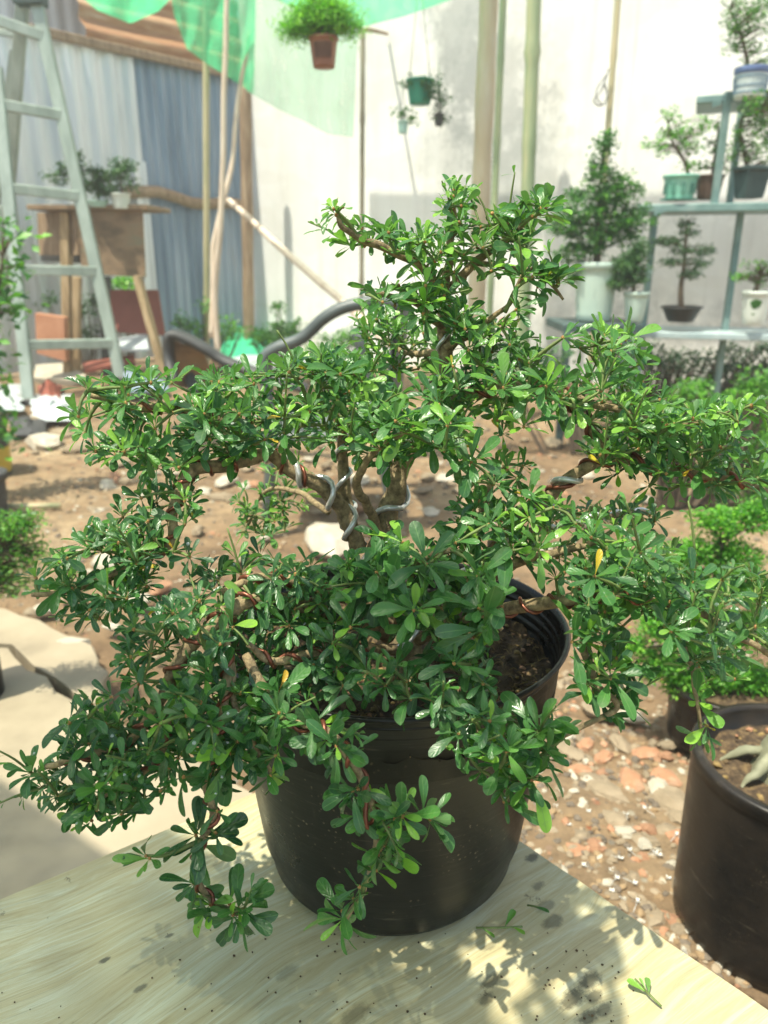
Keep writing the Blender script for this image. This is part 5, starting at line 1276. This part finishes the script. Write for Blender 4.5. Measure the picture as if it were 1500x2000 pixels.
branch([(640, 1000, .66), (580, 960, .70), (520, 960, .74), (480, 1030, .76)], .003, .0014, zones=[([(420, 960), (600, 900), (600, 1010), (520, 1060), (450, 1050)], 26, .74, 0, 0, .03)], tint=.4, leaf=.022)
# right crown layer
branch([(835, 800, .625), (900, 775, .61), (980, 755, .60), (1060, 750, .59), (1120, 790, .58), (1165, 850, .57), (1200, 905, .56)], .0062, .003,
       zones=[([(830, 720), (950, 700), (1060, 680), (1110, 650), (1230, 660), (1260, 700), (1270, 800), (1200, 850), (1100, 800), (990, 850), (860, 840)], 92, .59, 0, 0, .06)], wire=[CO(.0016, .024, .1, .95)], tint=.42, leaf=.024)
branch([(1130, 780, .58), (1200, 800, .56), (1280, 820, .55), (1370, 825, .54), (1440, 800, .53)], .0035, .0014,
       zones=[([(1200, 750), (1300, 780), (1460, 790), (1440, 850), (1340, 880), (1220, 860)], 44, .55, 0, 0, .04)], sprays=[([(1370, 825, .54), (1420, 810, .53), (1468, 792, .52)], 14, 4)], tint=.45)
branch([(830, 1250, .58), (900, 1150, .59), (990, 1040, .59), (1075, 970, .58), (1140, 915, .575), (1220, 895, .57), (1300, 920, .56), (1400, 930, .55), (1510, 965, .54)], .0066, .0024,
       zones=[([(1130, 860), (1300, 850), (1420, 870), (1530, 900), (1530, 990), (1400, 970), (1260, 950), (1180, 920)], 56, .56, 0, 0, .04)],
       wire=[CO(.0017, .034, .35, .95), SI(.0024, .036, .05, .5)], tint=.35)
branch([(930, 1110, .59), (935, 1020, .57), (960, 950, .56), (990, 900, .55)], .004, .0016, zones=[([(850, 960), (900, 890), (1030, 890), (1060, 980), (990, 1040), (900, 1010)], 22, .56, 0, 0, .04)], tint=.4, leaf=.024)
branch([(1000, 1040, .58), (1090, 1030, .60), (1180, 1010, .63), (1260, 1000, .66)], .004, .0016, zones=[([(1060, 1000), (1200, 985), (1310, 1000), (1290, 1050), (1180, 1060), (1080, 1040)], 22, .65, 0, 0, .03)], wire=[SI(.0018, .03)], tint=.15)
branch([(900, 1180, .57), (990, 1110, .54), (1080, 1080, .52), (1170, 1060, .51)], .005, .002, zones=[([(850, 1080), (900, 1000), (1030, 980), (1200, 1020), (1240, 1120), (1150, 1180), (1040, 1130), (960, 1110)], 54, .53, 0, 0, .04)], tint=.38, leaf=.0235)
branch([(850, 1250, .56), (950, 1200, .53), (1060, 1180, .50), (1160, 1160, .49), (1270, 1170, .48), (1370, 1200, .47), (1450, 1250, .46), (1520, 1290, .46)], .006, .0018,
       zones=[([(1080, 1120), (1230, 1090), (1290, 1150), (1240, 1220), (1180, 1230), (1100, 1220)], 36, .49, 0, 0, .035), ([(1230, 1070), (1420, 1080), (1530, 1110), (1530, 1310), (1420, 1330), (1320, 1290), (1270, 1200)], 60, .47, 0, 0, .05)],
       wire=[CO(.0014, .024, .1, .6)], tint=.30, leaf=.0225)
branch([(1340, 1260, .46), (1355, 1330, .45), (1362, 1390, .445), (1366, 1425, .445)], .0017, .001, sprays=[([(1350, 1300, .455), (1360, 1360, .45), (1366, 1432, .445)], 12, 4)], tint=.45, leaf=.022)
branch([(1150, 1180, .49), (1140, 1260, .47), (1165, 1330, .455), (1205, 1385, .45), (1130, 1425, .44), (1060, 1455, .43), (1010, 1480, .43)], .0028, .0013,
       zones=[([(1100, 1230), (1200, 1220), (1250, 1330), (1250, 1400), (1170, 1400), (1120, 1330)], 22, .46, 0, 0, .02), ([(940, 1470), (1000, 1410), (1080, 1420), (1075, 1500), (1030, 1560), (960, 1530)], 16, .425, 0, 0, .02)], tint=.30, leaf=.027, nl=8)
# foliage over the soil
branch([(770, 1230, .56), (690, 1170, .52), (600, 1140, .50), (500, 1130, .49), (430, 1160, .48)], .006, .0022, zones=[([(380, 1110), (520, 1085), (640, 1110), (640, 1200), (520, 1250), (420, 1210)], 44, .50, 0, 0, .03)], wire=[CO(.0015, .022, .1, .9)], tint=.14, leaf=.022)
branch([(780, 1220, .55), (780, 1140, .52), (830, 1090, .50), (880, 1070, .49)], .0045, .0018, zones=[([(650, 1120), (760, 1050), (900, 1060), (980, 1110), (960, 1170), (820, 1170), (700, 1190)], 32, .50, 0, 0, .03)], tint=.30, leaf=.027, nl=8)
branch([(820, 1250, .54), (880, 1220, .50), (940, 1200, .47), (980, 1230, .46)], .004, .0016, zones=[([(780, 1180), (880, 1130), (980, 1170), (990, 1250), (900, 1300), (820, 1260)], 20, .475, 0, 0, .025)], tint=.38, leaf=.030, nl=8)
branch([(770, 1270, .55), (700, 1270, .51), (620, 1280, .48), (540, 1290, .46), (480, 1260, .45)], .005, .002, zones=[([(450, 1200), (600, 1200), (720, 1230), (760, 1310), (640, 1370), (500, 1350), (440, 1290)], 42, .475, 0, 0, .03)], wire=[CO(.0015, .022, .2, .95)], tint=.12, leaf=.0235)
branch([(810, 1290, .55), (850, 1340, .50), (920, 1370, .46), (960, 1400, .44)], .0045, .0017, zones=[([(700, 1330), (820, 1280), (900, 1290), (1000, 1330), (1010, 1440), (930, 1440), (820, 1400)], 28, .455, 0, 0, .025)], wire=[CO(.0015, .022, .1, .95)], tint=.22, leaf=.023)
branch([(900, 1390, .455), (950, 1440, .435), (1000, 1480, .425), (1050, 1520, .42)], .002, .001, zones=[([(850, 1400), (960, 1400), (1060, 1480), (1080, 1540), (1000, 1590), (950, 1540), (880, 1470)], 16, .43, 0, 0, .02)], tint=.32, leaf=.028, nl=7)
# lower left mass
branch([(760, 1240, .56), (620, 1190, .51), (500, 1170, .48), (420, 1220, .46), (350, 1290, .45), (310, 1370, .44), (260, 1440, .43), (160, 1480, .42), (90, 1500, .42)], .0068, .0018,
       zones=[([(240, 1220), (340, 1160), (440, 1180), (430, 1300), (340, 1370), (240, 1310)], 28, .455, 0, 0, .03), ([(160, 1360), (230, 1320), (380, 1350), (420, 1420), (340, 1500), (180, 1500), (120, 1440)], 42, .435, 0, 0, .03), ([(50, 1470), (140, 1420), (270, 1470), (290, 1560), (180, 1580), (70, 1570)], 28, .425, 0, 0, .02)],
       wire=[CO(.0015, .022, .25, .95)], tint=.12, leaf=.0215, hang=.15)
branch([(340, 1300, .45), (330, 1400, .435), (310, 1480, .425), (230, 1540, .415), (150, 1590, .41)], .0022, .0011, zones=[([(130, 1540), (250, 1490), (340, 1500), (330, 1560), (230, 1600), (150, 1610)], 20, .415, 0, 0, .02)], wire=[CO(.0012, .02, .1, .7)], tint=.3, leaf=.0200)
branch([(430, 1180, .465), (440, 1260, .45), (440, 1340, .435), (430, 1430, .425), (405, 1520, .415), (415, 1590, .41), (388, 1660, .405), (385, 1720, .40), (420, 1765, .40), (465, 1785, .40)], .0036, .0017,
       sprays=[([(440, 1340, .435), (425, 1420, .425), (408, 1510, .415)], 34, 10), ([(410, 1520, .415), (412, 1590, .41), (390, 1650, .405)], 22, 4), ([(395, 1640, .405), (330, 1668, .40), (285, 1672, .40)], 9, 2), ([(388, 1690, .402), (385, 1740, .40)], 10, 1), ([(420, 1765, .40), (450, 1780, .398), (478, 1775, .395)], 20, 5)],
       wire=[CO(.0014, .021, .1, .93)], tint=.20, leaf=.0268, nl=7, hang=.3)
branch([(480, 1280, .455), (520, 1350, .44), (560, 1410, .43), (640, 1425, .42), (690, 1490, .41), (725, 1570, .405), (735, 1640, .40), (715, 1730, .395), (670, 1800, .39)], .0036, .0015,
       sprays=[([(520, 1350, .44), (560, 1410, .43), (640, 1425, .42)], 28, 7), ([(640, 1425, .42), (690, 1490, .41), (725, 1570, .405)], 30, 7), ([(735, 1600, .405), (790, 1590, .40), (840, 1600, .40)], 16, 4), ([(740, 1640, .40), (738, 1670, .398)], 12, 2), ([(720, 1710, .395), (700, 1760, .392), (670, 1795, .39)], 24, 4)],
       wire=[CO(.0015, .022, .2, .72)], tint=.26, leaf=.0272, nl=7, hang=.3)
branch([(450, 1290, .45), (460, 1370, .435), (490, 1440, .425), (525, 1510, .42)], .0024, .0012, sprays=[([(460, 1370, .435), (490, 1440, .425), (528, 1515, .42)], 18, 5)], zones=[([(340, 1400), (480, 1330), (560, 1400), (560, 1520), (480, 1500), (400, 1480)], 20, .43, 0, 0, .02)], tint=.18, leaf=.0255, nl=7)
# bare copper hook end of the front wire
m2 = MB(); m2.tube(smooth_poly([P(716, 1560, .405), P(714, 1600, .398), P(722, 1622, .396), P(742, 1628, .395), P(762, 1614, .395)]), .0016, 8); m2.build('training_wire', M_copper, bon)
# water drops
mb = MB()
for c, n_, r in random.sample(ALL_DROPS, min(len(ALL_DROPS), 420)):
    e1 = n_.orthogonal().normalized(); e2 = n_.cross(e1); vs = [c+n_*r*.55]
    for ring, (rr, hh) in enumerate(((.55, .45), (.9, .2), (1, 0))):
        for j in range(8): a = j*.785; vs.append(c+(e1*math.cos(a)+e2*math.sin(a))*r*rr+n_*r*hh)
    fs = [(0, 1+j, 1+(j+1) % 8) for j in range(8)]+[(1+i*8+j, 9+i*8+j, 9+i*8+(j+1) % 8, 1+i*8+(j+1) % 8) for i in range(2) for j in range(8)]
    mb.add(vs, fs, 0, True)
tag(mb.build('water_drops', M_drop, bon), kind='stuff')
# small weeds sprouting from the soil
sets = [[] for _ in T_leaf]
for k in range(60):
    px = random.uniform(930, 1090); py = random.uniform(1180, 1340); p = G(px, py, TZ+PH-.035)
    whorl([p], [Vector((0, 0, 1))], 4, [.008], [.5], sets, (.5, 1.2))
bat = [(T, *[np.array([q[i] for q in s_], dtype=float) for i in range(4)], *[np.array([q[i] for q in s_]) for i in (4, 5, 6)]) for T, s_ in zip(T_leaf, sets) if s_]
leaves_mesh('weeds', bat, M_leaf, bon, 'stuff')
# fallen sprigs on the board
def sprig(pts, label, lv):
    p0 = G(*pts[0], TZ+.003); t = thing('fallen_sprig', label, 'sprig', p0)
    mb = MB(); mb.tube(smooth_poly([G(*q, TZ+.003+.003*(i % 2)) for i, q in enumerate(pts)], 4), .0009, 5); mb.build('stem', M_twig, t)
    ss = []
    for (a, b_, w_, ti) in lv:
        A = G(*a, TZ+.004); B = G(*b_, TZ+.009); d = B-A; l = d.length; d.normalize(); n_ = Vector((.1, -.1, 1)); n_ = (n_-d*n_.dot(d)).normalized()
        ss.append((A, d, n_.cross(d), n_, l, l*w_, ti))
    leaves_mesh('leaves', [(T_leaf[0], *[np.array([q[i] for q in ss], dtype=float) for i in range(4)], *[np.array([q[i] for q in ss]) for i in (4, 5, 6)])], M_leaf, t)
sprig([(1292, 1966), (1268, 1942), (1252, 1925), (1240, 1912)], 'fresh green sprig with two leaves dropped near the right corner of the board', [((1265, 1940), (1226, 1912), .36, .72), ((1268, 1942), (1264, 1908), .4, .6), ((1262, 1935), (1250, 1910), .3, .7)])
sprig([(930, 1812), (975, 1812), (1020, 1810)], 'thin green twig dropped against the foot of the pot', [((985, 1812), (1005, 1775), .3, .6), ((1000, 1810), (1024, 1822), .3, .8), ((940, 1812), (965, 1828), .2, .6)])
sprig([(1030, 1768), (1052, 1772), (1072, 1780)], 'dark curled leaf lying on the dappled part of the board', [((1032, 1768), (1072, 1779), .2, .35)])

# ------------------------------------------------------------------ light, sky, camera
sun_v = SUNV
sl = bpy.data.lights.new('sun', 'SUN'); sl.energy = 4.2; sl.angle = math.radians(.53); sl.color = (1, .955, .88)
so = bpy.data.objects.new('sun', sl); COL.objects.link(so); so.rotation_euler = sun_v.to_track_quat('Z', 'Y').to_euler(); so.location = (0, 0, 6)
w = bpy.data.worlds.new('World'); S.world = w; w.use_nodes = True
nt = w.node_tree; bg = nt.nodes['Background']; sky = nt.nodes.new('ShaderNodeTexSky'); sky.sky_type = 'NISHITA'; sky.sun_disc = False
sky.sun_elevation = math.asin(sun_v.z); sky.sun_rotation = math.atan2(sun_v.x, sun_v.y); sky.air_density = 1.2; sky.dust_density = 2.5
nt.links.new(sky.outputs[0], bg.inputs[0]); bg.inputs[1].default_value = .15
m, nt, b = nodes('glare_haze_air'); nt.nodes.remove(b)
pv = nt.nodes.new('ShaderNodeVolumePrincipled'); pv.inputs['Color'].default_value = (.95, .97, .93, 1); pv.inputs['Density'].default_value = .013; pv.inputs['Anisotropy'].default_value = .3  # thin air volume added to wash out contrast like lens glare
nt.links.new(pv.outputs[0], nt.nodes['Material Output'].inputs['Volume'])
mb = MB(); mb.v = [(x, y, z) for x in (-24, 24) for y in (-24, 24) for z in (-1.4, 5.8)]
mb.f = [(0, 1, 3, 2), (4, 6, 7, 5), (0, 4, 5, 1), (2, 3, 7, 6), (0, 2, 6, 4), (1, 5, 7, 3)]; mb.m = [0]*6; mb.sm = [False]*6
tag(mb.build('glare_haze', m), kind='stuff')
cam = bpy.data.cameras.new('camera'); co = bpy.data.objects.new('camera', cam); COL.objects.link(co); S.camera = co
co.location = (0, 0, CZ); co.rotation_euler = (math.pi/2-TH, 0, 0)
cam.sensor_fit = 'VERTICAL'; cam.sensor_height = 36; cam.lens = 27; cam.clip_start = .02; cam.clip_end = 300
cam.dof.use_dof = True; cam.dof.focus_distance = .56; cam.dof.aperture_fstop = 8.0
S.view_settings.view_transform = 'Standard'; S.view_settings.look = 'None'; S.view_settings.gamma = 1; S.view_settings.exposure = .88
S.view_settings.use_white_balance = True; S.view_settings.white_balance_temperature = 7100; S.view_settings.white_balance_tint = 2
S.cycles.volume_bounces = 0
S.cycles.use_denoising = True; S.cycles.max_bounces = 8; S.cycles.transparent_max_bounces = 12
